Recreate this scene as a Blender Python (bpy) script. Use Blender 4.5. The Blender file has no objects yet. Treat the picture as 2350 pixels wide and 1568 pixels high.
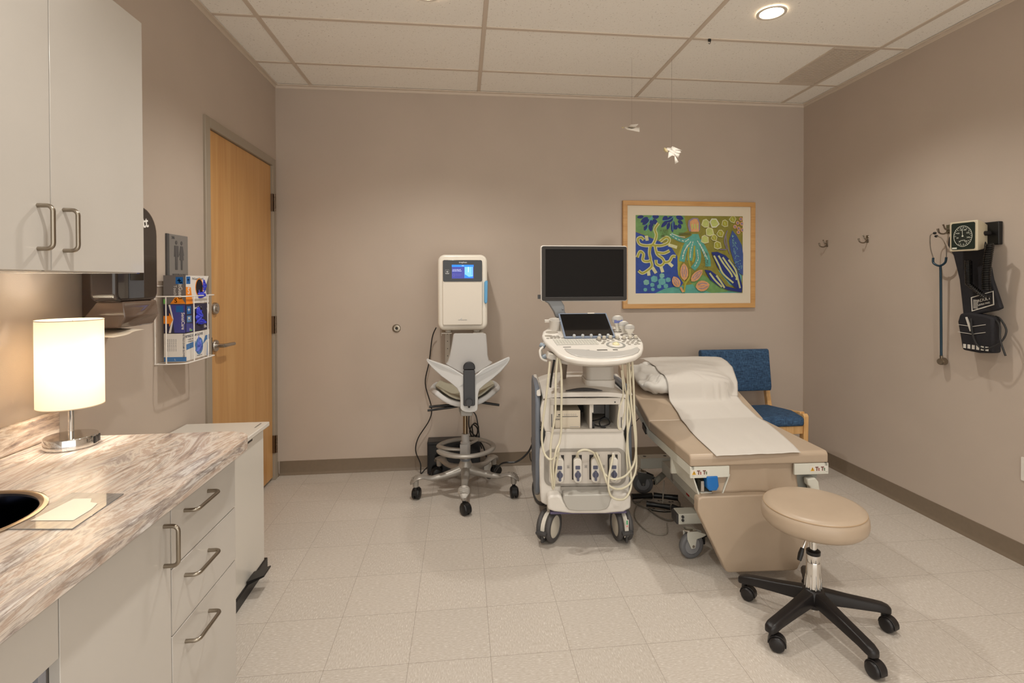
import bpy, bmesh, math, random
from mathutils import Vector, Matrix
PI = math.pi
sc = bpy.context.scene
COL = sc.collection
# ---------------------------------------------------------------- camera
F = 1198.2447; PX = 1175 + 21.37; PY = 784 - 127.9
YAW, PIT, ROL = .1123, -.0102, .0026
CAM = Vector((1.3442, 0, 1.4208))
def cam_rows():
    c, s = math.cos(YAW), math.sin(YAW); A = Matrix(((c, -s, 0), (s, c, 0), (0, 0, 1)))
    c, s = math.cos(PIT), math.sin(PIT); B = Matrix(((1, 0, 0), (0, c, s), (0, -s, c)))
    R = B @ A; r, f, u = R[0], R[1], R[2]
    c, s = math.cos(ROL), math.sin(ROL)
    return Vector(c * r - s * u), Vector(f), Vector(s * r + c * u)
CR, CF, CU = cam_rows()
cd = bpy.data.cameras.new('camera'); cam = bpy.data.objects.new('camera', cd); COL.objects.link(cam)
cd.sensor_fit = 'HORIZONTAL'; cd.sensor_width = 36; cd.lens = F / 2350 * 36
cd.shift_x = -21.37 / 2350; cd.shift_y = -127.9 / 2350
cd.clip_start = .02; cd.clip_end = 50
m = Matrix((CR, CU, -CF)).transposed().to_4x4(); m.translation = CAM
cam.matrix_world = m
sc.camera = cam
def ray(u, v): return CR * ((u - PX) / F) + CF + CU * (-(v - PY) / F)
def onp(ax, val, u, v):
    d = ray(u, v); t = (val - CAM[ax]) / d[ax]; return CAM + d * t
# ---------------------------------------------------------------- world and lights
w = bpy.data.worlds.new('world'); sc.world = w; w.use_nodes = True
w.node_tree.nodes['Background'].inputs[0].default_value = (1.0, .965, .90, 1)
w.node_tree.nodes['Background'].inputs[1].default_value = 2.05
sc.view_settings.view_transform = 'Standard'; sc.view_settings.look = 'None'
sc.view_settings.exposure = 0.0; sc.view_settings.gamma = 1; sc.view_settings.use_curve_mapping = False
H = 2.844; YB = 3.98; W = 4.111; YF = -1.4
DOWN = [(1.173, 2.632), (2.987, 2.63), (1.17, .82), (2.99, .82)]
def downlight_lamp(x, y, e):
    l = bpy.data.lights.new('downlight_beam', 'SPOT'); l.energy = e; l.spot_size = math.radians(134); l.spot_blend = .6
    l.shadow_soft_size = .045; l.color = (1, .97, .91)
    o = bpy.data.objects.new('downlight_beam', l); COL.objects.link(o); o.location = (x, y, H - .012)
for x, y in DOWN: downlight_lamp(x, y, (84 if x < 2 else 60) if y > 2 else 74)
l = bpy.data.lights.new('table_lamp_bulb', 'POINT'); l.energy = 3.9; l.color = (1, .96, .87); l.shadow_soft_size = .035
o = bpy.data.objects.new('table_lamp_bulb', l); COL.objects.link(o); o.location = (.134, 1.765, 1.17)

# ---------------------------------------------------------------- materials
def S(r, g, b):
    f = lambda c: (c / 255 / 12.92) if c / 255 <= .04045 else ((c / 255 + .055) / 1.055) ** 2.4
    return (f(r), f(g), f(b), 1)
MATS = {}
def P(name, rgb, rough=.5, metal=0, emit=None, es=0, trans=0, alpha=1, coat=0, noise=0, nscale=40, bump=0, bscale=200, ior=1.45, stretch=(1, 1, 1), sheen=0, spec=None):
    if name in MATS: return MATS[name]
    m = bpy.data.materials.new(name); m.use_nodes = True; nt = m.node_tree; b = nt.nodes['Principled BSDF']
    col = S(*rgb)
    b.inputs['Base Color'].default_value = col; b.inputs['Roughness'].default_value = rough; b.inputs['Metallic'].default_value = metal
    b.inputs['Transmission Weight'].default_value = trans; b.inputs['Alpha'].default_value = alpha; b.inputs['IOR'].default_value = ior
    b.inputs['Coat Weight'].default_value = coat
    if spec is not None: b.inputs['Specular IOR Level'].default_value = spec
    if sheen: b.inputs['Sheen Weight'].default_value = sheen
    if emit: b.inputs['Emission Color'].default_value = S(*emit); b.inputs['Emission Strength'].default_value = es
    N = nt.nodes.new; L = nt.links.new
    if noise or bump:
        tc = N('ShaderNodeTexCoord'); mp = N('ShaderNodeMapping'); mp.inputs['Scale'].default_value = stretch
        L(tc.outputs['Object'], mp.inputs[0])
    if noise:
        n = N('ShaderNodeTexNoise'); n.inputs['Scale'].default_value = nscale; n.inputs['Detail'].default_value = 6
        L(mp.outputs[0], n.inputs['Vector'])
        r = N('ShaderNodeValToRGB'); r.color_ramp.elements[0].position = .35; r.color_ramp.elements[1].position = .65
        r.color_ramp.elements[0].color = tuple(c * (1 - noise) for c in col[:3]) + (1,)
        r.color_ramp.elements[1].color = tuple(min(1, c * (1 + noise)) for c in col[:3]) + (1,)
        L(n.outputs[0], r.inputs[0]); L(r.outputs[0], b.inputs['Base Color'])
    if bump:
        n = N('ShaderNodeTexNoise'); n.inputs['Scale'].default_value = bscale; n.inputs['Detail'].default_value = 3
        L(mp.outputs[0], n.inputs['Vector'])
        bp = N('ShaderNodeBump'); bp.inputs['Strength'].default_value = bump; bp.inputs['Distance'].default_value = .002
        L(n.outputs[0], bp.inputs['Height']); L(bp.outputs[0], b.inputs['Normal'])
    MATS[name] = m; return m
WALL = P('wall_paint', (186, 171, 157), .62, noise=.02, nscale=3, bump=.12, bscale=260)
TRIMP = P('door_frame_paint', (158, 146, 130), .42)
BASEB = P('vinyl_base', (122, 107, 90), .42, noise=.03)
LAM = P('cabinet_laminate', (193, 187, 179), .22, noise=.012, nscale=6, coat=.15)
LAMD = P('cabinet_interior', (120, 114, 110), .5)
NICK = P('brushed_nickel', (152, 142, 128), .28, 1, bump=.05, bscale=500)
CHROME = P('chrome', (222, 220, 216), .07, 1)
STEEL = P('satin_steel', (186, 180, 172), .3, 1)
BLACK = P('black_plastic', (24, 23, 23), .38)
BLACKG = P('black_gloss', (10, 9, 9), .09, coat=.3)
DGREY = P('dark_grey_plastic', (62, 60, 60), .42)
RUBBER = P('black_rubber', (33, 31, 31), .55)
WHITEP = P('white_plastic', (222, 214, 202), .34, noise=.01)
WHITEP2 = P('warm_white_plastic', (214, 205, 192), .36)
GREYP = P('grey_plastic', (150, 149, 149), .4)
LGREY = P('light_grey_plastic', (186, 182, 176), .4)
BEIGE = P('beige_vinyl', (173, 154, 133), .36, noise=.025, nscale=8, bump=.08, bscale=420)
FABRIC = None
OFFW = P('off_white_metal', (206, 204, 192), .38)

# ---------------------------------------------------------------- mesh builder
class MB:
    def __init__(s): s.v = []; s.f = []; s.m = []; s.mi = 0; s.M = Matrix.Identity(4)
    def add(s, vs, fs, mi=None):
        o = len(s.v); s.v += [tuple(s.M @ Vector(p)) for p in vs]
        for f in fs: s.f.append(tuple(i + o for i in f)); s.m.append(s.mi if mi is None else mi)
        return s
    def box(s, x0, x1, y0, y1, z0, z1, mi=None):
        vs = [(x, y, z) for z in (z0, z1) for y in (y0, y1) for x in (x0, x1)]
        return s.add(vs, [(0, 2, 3, 1), (4, 5, 7, 6), (0, 1, 5, 4), (1, 3, 7, 5), (3, 2, 6, 7), (2, 0, 4, 6)], mi)
    def prism(s, out, lo, hi, plane='xy', mi=None, mi_top=None):
        mp = {'xy': lambda a, b, w: (a, b, w), 'xz': lambda a, b, w: (a, w, b), 'yz': lambda a, b, w: (w, a, b)}[plane]
        n = len(out); vs = [mp(a, b, lo) for a, b in out] + [mp(a, b, hi) for a, b in out]
        s.add(vs, [tuple(range(n))[::-1]] + [(i, (i + 1) % n, n + (i + 1) % n, n + i) for i in range(n)], mi)
        o = len(s.v) - 2 * n
        s.f.append(tuple(range(o + n, o + 2 * n))); s.m.append(mi_top if mi_top is not None else (s.mi if mi is None else mi))
        return s
    def ring(s, outer, inner, lo, hi, plane='xz', mi=None):
        mp = {'xy': lambda a, b, w: (a, b, w), 'xz': lambda a, b, w: (a, w, b), 'yz': lambda a, b, w: (w, a, b)}[plane]
        n = len(outer)
        vs = [mp(a, b, lo) for a, b in outer] + [mp(a, b, lo) for a, b in inner] + [mp(a, b, hi) for a, b in outer] + [mp(a, b, hi) for a, b in inner]
        fs = []
        for i in range(n):
            j = (i + 1) % n
            fs += [(i, j, n + j, n + i), (2 * n + i, 3 * n + i, 3 * n + j, 2 * n + j), (i, 2 * n + i, 2 * n + j, j), (n + i, n + j, 3 * n + j, 3 * n + i)]
        return s.add(vs, fs, mi)
    def cyl(s, p0, p1, r0, r1=None, n=24, mi=None, caps=True):
        r1 = r0 if r1 is None else r1
        p0, p1 = Vector(p0), Vector(p1); d = (p1 - p0).normalized(); q = d.to_track_quat('Z', 'Y')
        vs = []
        for p, r in ((p0, r0), (p1, r1)):
            for i in range(n):
                a = 2 * PI * i / n; vs.append(p + q @ Vector((r * math.cos(a), r * math.sin(a), 0)))
        fs = [(i, (i + 1) % n, n + (i + 1) % n, n + i) for i in range(n)]
        if caps: fs += [tuple(range(n))[::-1], tuple(range(n, 2 * n))]
        return s.add(vs, fs, mi)
    def tube(s, pts, r, n=8, smooth=0, mi=None, caps=True, closed=False, flat=1.0):
        pts = [Vector(p) for p in pts]
        rs = list(r) if hasattr(r, '__len__') else [r] * len(pts)
        if smooth:
            P2 = []; R2 = []; N = len(pts)
            rng = N if closed else N - 1
            for i in range(rng):
                g = lambda k: pts[k % N] if closed else pts[max(0, min(N - 1, k))]
                a, b, c, d = g(i - 1), g(i), g(i + 1), g(i + 2)
                for k in range(smooth):
                    t = k / smooth
                    P2.append(.5 * ((2 * b) + (c - a) * t + (2 * a - 5 * b + 4 * c - d) * t * t + (3 * b - a - 3 * c + d) * t ** 3))
                    R2.append(rs[i] * (1 - t) + rs[(i + 1) % N] * t)
            if not closed: P2.append(pts[-1]); R2.append(rs[-1])
            pts, rs = P2, R2
        N = len(pts); vs = []
        up = None
        for i, p in enumerate(pts):
            if closed: t = pts[(i + 1) % N] - pts[i - 1]
            else: t = pts[min(N - 1, i + 1)] - pts[max(0, i - 1)]
            if t.length < 1e-9: t = Vector((0, 0, 1))
            t.normalize()
            if up is None:
                up = Vector((0, 0, 1)) if abs(t.z) < .9 else Vector((1, 0, 0))
            up = (up - t * up.dot(t)); up.normalize(); sd = t.cross(up)
            for k in range(n):
                a = 2 * PI * k / n; vs.append(p + (sd * math.cos(a) + up * math.sin(a) * flat) * rs[i])
        fs = []
        for i in range(N if closed else N - 1):
            j = (i + 1) % N
            for k in range(n):
                l = (k + 1) % n; fs.append((i * n + k, i * n + l, j * n + l, j * n + k))
        if caps and not closed: fs += [tuple(range(n))[::-1], tuple(range((N - 1) * n, N * n))]
        return s.add(vs, fs, mi)
    def lathe(s, prof, c=(0, 0, 0), n=32, mi=None, axis='z', sx=1, sy=1, caps=True):
        vs = []; c = Vector(c); caps = caps and prof[0] != prof[-1]
        for r, z in prof:
            for i in range(n):
                a = 2 * PI * i / n; p = (r * math.cos(a) * sx, r * math.sin(a) * sy, z)
                if axis == 'y': p = (p[0], p[2], p[1])
                if axis == 'x': p = (p[2], p[0], p[1])
                vs.append(c + Vector(p))
        m = len(prof)
        fs = [(j * n + i, j * n + (i + 1) % n, (j + 1) * n + (i + 1) % n, (j + 1) * n + i) for j in range(m - 1) for i in range(n)]
        if caps and prof[0][0] > 1e-6: fs.append(tuple(range(n))[::-1])
        if caps and prof[-1][0] > 1e-6: fs.append(tuple(range((m - 1) * n, m * n)))
        return s.add(vs, fs, mi)
    def ball(s, c, r, sx=1, sy=1, sz=1, n=20, mi=None):
        prof = [(r * math.sin(PI * k / (n // 2)) * 1 + (1e-5 if k in (0, n // 2) else 0), -r * math.cos(PI * k / (n // 2)) * sz) for k in range(n // 2 + 1)]
        return s.lathe(prof, c, n, mi, 'z', sx, sy)
    def grid(s, fn, nu, nv, mi=None, cu=False):
        vs = [fn(i / nu, j / nv) for j in range(nv + 1) for i in range(nu + (0 if cu else 1))]
        k = nu if cu else nu + 1
        fs = [(j * k + i, j * k + (i + 1) % k, (j + 1) * k + (i + 1) % k, (j + 1) * k + i) for j in range(nv) for i in range(nu)]
        return s.add(vs, fs, mi)
    def text(s, st, size, M, mi=None, extrude=.0004, bold=0, align='CENTER'):
        c = bpy.data.curves.new('t', 'FONT'); c.body = st; c.size = size; c.extrude = extrude; c.align_x = align; c.align_y = 'CENTER'; c.offset = bold
        c.resolution_u = 3
        ob = bpy.data.objects.new('t', c); me = bpy.data.meshes.new_from_object(ob)
        s.add([M @ v.co for v in me.vertices], [tuple(p.vertices) for p in me.polygons], mi)
        bpy.data.objects.remove(ob); bpy.data.curves.remove(c); bpy.data.meshes.remove(me); return s
def rr(x0, x1, y0, y1, r, n=6):
    o = []
    for cx, cy, a0 in ((x1 - r, y1 - r, 0), (x0 + r, y1 - r, PI / 2), (x0 + r, y0 + r, PI), (x1 - r, y0 + r, 3 * PI / 2)):
        for k in range(n + 1): a = a0 + PI / 2 * k / n; o.append((cx + r * math.cos(a), cy + r * math.sin(a)))
    return o
def ell(cx, cy, rx, ry, n=20, rot=0):
    c, s = math.cos(rot), math.sin(rot)
    return [(cx + rx * math.cos(a) * c - ry * math.sin(a) * s, cy + rx * math.cos(a) * s + ry * math.sin(a) * c) for a in (2 * PI * i / n for i in range(n))]
def part(name, mb, mat, parent=None, bevel=0, seg=2, sub=0, sharp=40, origin=None, label=None):
    vs = mb.v
    if origin is not None: vs = [tuple(Vector(p) - Vector(origin)) for p in vs]
    me = bpy.data.meshes.new(name); me.from_pydata(vs, [], mb.f); me.update()
    mats = mat if isinstance(mat, (list, tuple)) else [mat]
    for m_ in mats: me.materials.append(m_)
    me.polygons.foreach_set('material_index', mb.m)
    bm = bmesh.new(); bm.from_mesh(me); bmesh.ops.recalc_face_normals(bm, faces=bm.faces); bm.to_mesh(me); bm.free()
    me.polygons.foreach_set('use_smooth', [True] * len(me.polygons))
    me.set_sharp_from_angle(angle=math.radians(sharp))
    ob = bpy.data.objects.new(name, me); COL.objects.link(ob)
    if parent is not None: ob.parent = parent
    if origin is not None: ob.location = origin
    if sub:
        q = ob.modifiers.new('s', 'SUBSURF'); q.levels = sub; q.render_levels = sub
    if bevel:
        q = ob.modifiers.new('b', 'BEVEL'); q.width = bevel; q.segments = seg; q.limit_method = 'ANGLE'; q.angle_limit = math.radians(38); q.harden_normals = False
    if label: ob['label'] = label
    return ob
def tag(o, label, cat, group=None, kind=None):
    o['label'] = label
    if cat: o['category'] = cat
    if group: o['group'] = group
    if kind: o['kind'] = kind
    return o
def thing(name, label, cat, loc=(0, 0, 0), rz=0, group=None, kind=None):
    o = bpy.data.objects.new(name, None); o.empty_display_size = .05; COL.objects.link(o); o.location = loc; o.rotation_euler = (0, 0, rz)
    return tag(o, label, cat, group, kind)
def struct(o): o['kind'] = 'structure'; return o
class W2(MB):
    """builder taking world coordinates for a thing whose root sits at (loc, rz)"""
    def __init__(s, root):
        super().__init__(); M = Matrix.Translation(root.location) @ Matrix.Rotation(root.rotation_euler[2], 4, 'Z'); s.M = M.inverted()
def bracket_pts(a, b, out, r=.012, n=5):
    """polyline of a D handle: foot a, foot b, standing off by vector out, rounded corners"""
    a, b, out = Vector(a), Vector(b), Vector(out); d = (b - a).normalized(); L = out.length; o = out.normalized(); P_ = [a]
    for k in range(n + 1):
        t = PI / 2 * k / n; P_.append(a + o * (L - r + r * math.sin(t)) + d * (r - r * math.cos(t)))
    for k in range(n + 1):
        t = PI / 2 * k / n; P_.append(b + o * (L - r + r * math.cos(t)) - d * (r - r * math.sin(t)))
    P_.append(b); return P_
# ---------------------------------------------------------------- special materials
def nt_of(name, rough=.5):
    m = bpy.data.materials.new(name); m.use_nodes = True; nt = m.node_tree; b = nt.nodes['Principled BSDF']; b.inputs['Roughness'].default_value = rough
    return m, nt, b, nt.nodes.new, nt.links.new
def floor_mat():
    m, nt, b, N, L = nt_of('vinyl_tile_floor', .3)
    T = .3048
    tc = N('ShaderNodeTexCoord'); sx = N('ShaderNodeSeparateXYZ'); L(tc.outputs['Object'], sx.inputs[0])
    def M(op, a, bb=None):
        n = N('ShaderNodeMath'); n.operation = op
        for i, q in enumerate((a, bb)):
            if q is None: continue
            if isinstance(q, (int, float)): n.inputs[i].default_value = q
            else: L(q, n.inputs[i])
        return n.outputs[0]
    tx = M('DIVIDE', M('SUBTRACT', sx.outputs[0], .5309), T); ty = M('DIVIDE', M('SUBTRACT', sx.outputs[1], 1.9578), T)
    ix, iy = M('FLOOR', tx), M('FLOOR', ty)
    par = M('MODULO', M('ABSOLUTE', M('ADD', M('ADD', ix, iy), 100)), 2)
    par = M('GREATER_THAN', par, .5)
    def chips(sc_, off):
        mp = N('ShaderNodeMapping'); mp.inputs['Scale'].default_value = sc_; mp.inputs['Location'].default_value = off
        L(tc.outputs['Object'], mp.inputs[0]); n = N('ShaderNodeTexNoise'); n.inputs['Scale'].default_value = 1; n.inputs['Detail'].default_value = 3
        n.inputs['Roughness'].default_value = .6; L(mp.outputs[0], n.inputs['Vector']); return n.outputs[0]
    mx = N('ShaderNodeMix'); L(par, mx.inputs[0]); L(chips((60, 230, 1), (0, 0, 0)), mx.inputs[2]); L(chips((230, 60, 1), (9, 3, 0)), mx.inputs[3])
    r = N('ShaderNodeValToRGB'); e = r.color_ramp.elements
    e[0].position = .30; e[0].color = S(178, 168, 156); e[1].position = .52; e[1].color = S(193, 184, 174)
    q = e.new(.63); q.color = S(200, 192, 182); q = e.new(.69); q.color = S(220, 213, 204); q = e.new(.40); q.color = S(187, 177, 165)
    L(mx.outputs[0], r.inputs[0])
    big = N('ShaderNodeTexNoise'); big.inputs['Scale'].default_value = 1.6; L(tc.outputs['Object'], big.inputs['Vector'])
    wn = N('ShaderNodeTexWhiteNoise'); cb = N('ShaderNodeCombineXYZ'); L(ix, cb.inputs[0]); L(iy, cb.inputs[1]); L(cb.outputs[0], wn.inputs[0])
    br = M('ADD', M('MULTIPLY', wn.outputs[0], .05), .96); br = M('ADD', br, M('MULTIPLY', big.outputs[0], .04))
    hv = N('ShaderNodeHueSaturation'); L(r.outputs[0], hv.inputs['Color']); L(br, hv.inputs['Value'])
    fx, fy = M('FRACT', tx), M('FRACT', ty)
    dx = M('MINIMUM', fx, M('SUBTRACT', 1, fx)); dy = M('MINIMUM', fy, M('SUBTRACT', 1, fy))
    seam = M('LESS_THAN', M('MINIMUM', dx, dy), .0026)
    m2 = N('ShaderNodeMix'); m2.data_type = 'RGBA'; L(M('MULTIPLY', seam, .7), m2.inputs[0]); L(hv.outputs[0], m2.inputs[6]); m2.inputs[7].default_value = S(112, 100, 88)
    L(m2.outputs[2], b.inputs['Base Color'])
    rn = N('ShaderNodeMapRange'); L(big.outputs[0], rn.inputs[0]); rn.inputs[3].default_value = .24; rn.inputs[4].default_value = .4; L(rn.outputs[0], b.inputs['Roughness'])
    bp = N('ShaderNodeBump'); bp.inputs['Strength'].default_value = .03; bp.inputs['Distance'].default_value = .001; L(big.outputs[0], bp.inputs['Height'])
    return m
def ceiling_mat():
    m, nt, b, N, L = nt_of('acoustic_tile', .9)
    tc = N('ShaderNodeTexCoord')
    n = N('ShaderNodeTexNoise'); n.inputs['Scale'].default_value = 95; n.inputs['Detail'].default_value = 4; n.inputs['Roughness'].default_value = .75; L(tc.outputs['Object'], n.inputs['Vector'])
    r = N('ShaderNodeValToRGB'); e = r.color_ramp.elements; e[0].position = .31; e[0].color = S(182, 172, 158); e[1].position = .40; e[1].color = S(250, 246, 238)
    L(n.outputs[0], r.inputs[0]); L(r.outputs[0], b.inputs['Base Color'])
    bp = N('ShaderNodeBump'); bp.inputs['Strength'].default_value = .35; bp.inputs['Distance'].default_value = .002; L(n.outputs[0], bp.inputs['Height']); L(bp.outputs[0], b.inputs['Normal'])
    return m
def wood_mat(name, c0, c1, c2, ax='z', sc_=1.0, rough=.38):
    m, nt, b, N, L = nt_of(name, rough)
    tc = N('ShaderNodeTexCoord'); mp = N('ShaderNodeMapping')
    s_ = [22 * sc_] * 3; s_['xyz'.index(ax)] = 1.4 * sc_; mp.inputs['Scale'].default_value = s_; L(tc.outputs['Object'], mp.inputs[0])
    n = N('ShaderNodeTexNoise'); n.inputs['Scale'].default_value = 1; n.inputs['Detail'].default_value = 5; n.inputs['Distortion'].default_value = 1.0; L(mp.outputs[0], n.inputs['Vector'])
    r = N('ShaderNodeValToRGB'); e = r.color_ramp.elements; e[0].position = .25; e[0].color = S(*c0); e[1].position = .72; e[1].color = S(*c2); q = e.new(.45); q.color = S(*c1)
    L(n.outputs[0], r.inputs[0]); L(r.outputs[0], b.inputs['Base Color']); return m
def stone_mat():
    m, nt, b, N, L = nt_of('marbled_laminate', .24)
    tc = N('ShaderNodeTexCoord'); mp = N('ShaderNodeMapping'); mp.inputs['Rotation'].default_value = (0, 0, math.radians(-14)); mp.inputs['Scale'].default_value = (5.2, 1.0, 5)
    L(tc.outputs['Object'], mp.inputs[0])
    n1 = N('ShaderNodeTexNoise'); n1.inputs['Scale'].default_value = 1.5; n1.inputs['Detail'].default_value = 9; n1.inputs['Roughness'].default_value = .62; n1.inputs['Distortion'].default_value = 1.5; L(mp.outputs[0], n1.inputs['Vector'])
    r = N('ShaderNodeValToRGB'); e = r.color_ramp.elements
    e[0].position = .28; e[0].color = S(92, 78, 76); e[1].position = .76; e[1].color = S(222, 216, 208)
    for p, c in ((.36, (138, 122, 116)), (.42, (186, 166, 150)), (.47, (218, 208, 198)), (.51, (184, 162, 146)), (.55, (214, 202, 190)), (.60, (160, 146, 138)), (.65, (222, 216, 210)), (.70, (190, 182, 178))): q = e.new(p); q.color = S(*c)
    L(n1.outputs[0], r.inputs[0])
    n2 = N('ShaderNodeTexNoise'); n2.inputs['Scale'].default_value = 7; n2.inputs['Detail'].default_value = 10; n2.inputs['Roughness'].default_value = .75; n2.inputs['Distortion'].default_value = .8; L(mp.outputs[0], n2.inputs['Vector'])
    r2 = N('ShaderNodeValToRGB'); e = r2.color_ramp.elements; e[0].position = .36; e[0].color = (.30, .27, .27, 1); e[1].position = .50; e[1].color = (1, 1, 1, 1)
    L(n2.outputs[0], r2.inputs[0])
    mx = N('ShaderNodeMix'); mx.data_type = 'RGBA'; mx.blend_type = 'MULTIPLY'; mx.inputs[0].default_value = .62; L(r.outputs[0], mx.inputs[6]); L(r2.outputs[0], mx.inputs[7])
    L(mx.outputs[2], b.inputs['Base Color']); return m
def fabric_mat():
    m, nt, b, N, L = nt_of('blue_woven_fabric', .85)
    tc = N('ShaderNodeTexCoord'); outs = []
    for s_ in ((260, 260, 26), (26, 260, 260)):
        mp = N('ShaderNodeMapping'); mp.inputs['Scale'].default_value = s_; L(tc.outputs['Object'], mp.inputs[0])
        n = N('ShaderNodeTexNoise'); n.inputs['Scale'].default_value = 1; n.inputs['Detail'].default_value = 2; L(mp.outputs[0], n.inputs['Vector']); outs.append(n.outputs[0])
    a = N('ShaderNodeMath'); a.operation = 'ADD'; L(outs[0], a.inputs[0]); L(outs[1], a.inputs[1])
    r = N('ShaderNodeValToRGB'); e = r.color_ramp.elements; e[0].position = .40; e[0].color = S(28, 52, 80); e[1].position = .62; e[1].color = S(66, 100, 134)
    q = N('ShaderNodeMath'); q.operation = 'MULTIPLY'; q.inputs[1].default_value = .5; L(a.outputs[0], q.inputs[0]); L(q.outputs[0], r.inputs[0]); L(r.outputs[0], b.inputs['Base Color'])
    bp = N('ShaderNodeBump'); bp.inputs['Strength'].default_value = .3; bp.inputs['Distance'].default_value = .001; L(q.outputs[0], bp.inputs['Height']); L(bp.outputs[0], b.inputs['Normal'])
    return m
FLOORM = floor_mat(); CEILM = ceiling_mat(); STONE = stone_mat(); FABRIC = fabric_mat()
MAPLE = wood_mat('maple_veneer', (188, 138, 82), (198, 150, 93), (206, 160, 103), 'z', .8)
FRAMEW = wood_mat('frame_wood', (182, 134, 78), (196, 148, 90), (206, 160, 102), 'x', 2)
CHAIRW = wood_mat('chair_wood', (204, 156, 98), (218, 172, 114), (228, 184, 128), 'z', 2)

# ---------------------------------------------------------------- room
b = MB().box(-.1, W + .1, YF, YB + .1, -.08, 0); struct(part('floor', b, FLOORM))
ceil_root = struct(part('ceiling', MB().box(-.1, W + .1, YF, YB + .1, H + .006, H + .1), CEILM))
g = MB(); tw = .012
GX = [.2522 + k * 1.2192 for k in range(4)]; GY = [YB - .4059 - k * .6096 for k in range(9)]
for x in GX: g.box(x - tw, x + tw, YF, YB, H, H + .02)
for y in GY:
    xs = [0] + GX + [W]
    for a, c in zip(xs[:-1], xs[1:]): g.box(a + (tw if a > 0 else 0), c - (tw if c < W else 0), y - tw, y + tw, H + .0005, H + .018)
GRIDP = P('ceiling_grid_paint', (212, 198, 182), .5)
part('ceiling_grid', g, GRIDP, ceil_root, bevel=.0012, seg=1)
t = MB()
t.box(0, .022, YF, YB, H - .004, H + .003); t.box(0, .003, YF, YB, H - .022, H - .004)
t.box(W - .022, W, YF, YB, H - .004, H + .003); t.box(W - .003, W, YF, YB, H - .022, H - .004)
t.box(.022, W - .022, YB - .022, YB, H - .004, H + .003); t.box(.003, W - .003, YB - .003, YB, H - .022, H - .004)
struct(part('trim_1', t, GRIDP))
DY0, DY1, DZ = 2.96, 3.884, 2.238     # door leaf opening
wl = MB().box(-.12, 0, YF, DY0 - .01, 0, H + .1).box(-.12, 0, DY1 + .01, YB + .1, 0, H + .1).box(-.12, 0, DY0 - .01, DY1 + .01, DZ + .012, H + .1).box(-.12, -.1, DY0 - .01, DY1 + .01, 0, DZ + .012)
struct(part('wall_left', wl, WALL))
struct(part('wall_back', MB().box(0, W, YB, YB + .1, 0, H + .1), WALL))
struct(part('wall_right', MB().box(W, W + .1, YF, YB + .1, 0, H + .1), WALL))
# cove base
def base_profile(d=1): return [(0, 0), (.013, 0), (.0125, .004), (.006, .012), (.0035, .022), (.003, .1016), (0, .103)]
bb = MB(); bb.M = Matrix(((0, 1, 0, 0), (-1, 0, 0, YB), (0, 0, 1, 0), (0, 0, 0, 1)))
bb.prism([(p, z) for p, z in base_profile()], 0.013, W - .013, 'xz')
struct(part('baseboard_back', bb, BASEB, sharp=60))
bb = MB(); bb.prism([(W - p, z) for p, z in base_profile()], YF, YB - .0, 'xz'); struct(part('baseboard_right', bb, BASEB, sharp=60))
bb = MB(); bb.prism(base_profile(), 3.945, YB - .0, 'xz'); bb.prism(base_profile(), 2.3, 2.89, 'xz'); struct(part('baseboard_left', bb, BASEB, sharp=60))
# door
d = thing('door_1', 'maple veneer door in a taupe steel frame with lever handle and deadbolt', 'door', (0, 3.42, 0), kind='structure')
fr = W2(d); fw = .056
fr.box(-.06, .013, DY0 - fw, DY0 - .002, 0, DZ + fw).box(-.06, .013, DY1 + .002, DY1 + fw, 0, DZ + fw).box(-.06, .013, DY0 - .002, DY1 + .002, DZ + .003, DZ + fw)
part('door_frame', fr, TRIMP, d, bevel=.003)
part('door_leaf', W2(d).box(-.05, -.004, DY0 + .002, DY1 - .002, .022, DZ), MAPLE, d, bevel=.0015, seg=1)
for zc in (1.978, 1.11, .258):
    h = W2(d).box(-.004, .0145, DY1 - .006, DY1 + .012, zc - .062, zc + .062)
    for k in range(5): h.cyl((.021, DY1 + .004, zc - .062 + k * .0248 + .0008), (.021, DY1 + .004, zc - .062 + (k + 1) * .0248 - .0008), .0075, n=12)
    part('hinge', h, P('bronze_nickel', (120, 106, 92), .35, 1), d)
lh = W2(d); lh.lathe([(.033, -.004), (.033, .004), (.030, .009), (.012, .010), (.011, .05), (0, .05)], (0, 3.02, 1.068), axis='x')
lh.tube([(.045, 3.02, 1.068), (.05, 3.035, 1.068), (.052, 3.07, 1.068), (.052, 3.135, 1.066)], [.011, .011, .0105, .009], 12, smooth=4)
part('lever_handle', lh, STEEL, d)
db = W2(d); db.lathe([(.033, -.004), (.033, .004), (.029, .012), (.017, .013), (.016, .018), (0, .018)], (0, 3.02, 1.272), axis='x').box(.018, .019, 3.018, 3.022, 1.262, 1.282)
part('deadbolt', db, STEEL, d)
part('strike_plate', W2(d).box(.0128, .0142, DY0 - .007, DY0 - .003, 1.02, 1.12), BLACK, d)

# downlights
LENS = P('downlight_lens', (255, 250, 240), .4, emit=(255, 232, 200), es=16)
lbl = ['recessed ceiling downlight at the top edge, above the wall-mounted white cabinet', 'bright recessed ceiling downlight near the air grille', 'recessed downlight overhead on the counter side, behind the viewer', 'recessed downlight overhead on the right, behind the viewer']
for i, (x, y) in enumerate(DOWN):
    d = thing('recessed_downlight', lbl[i], 'ceiling light', (x, y, H), group='recessed ceiling downlights')
    part('trim_ring', MB().lathe([(.062, 0), (.076, 0), (.075, -.004), (.070, -.006), (.060, -.003), (.0595, .004)], caps=False), WHITEP, d)
    part('lens', MB().lathe([(.0001, -.001), (.03, -.0015), (.061, -.0005), (.061, .003), (.0001, .003)]), LENS, d)
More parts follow.
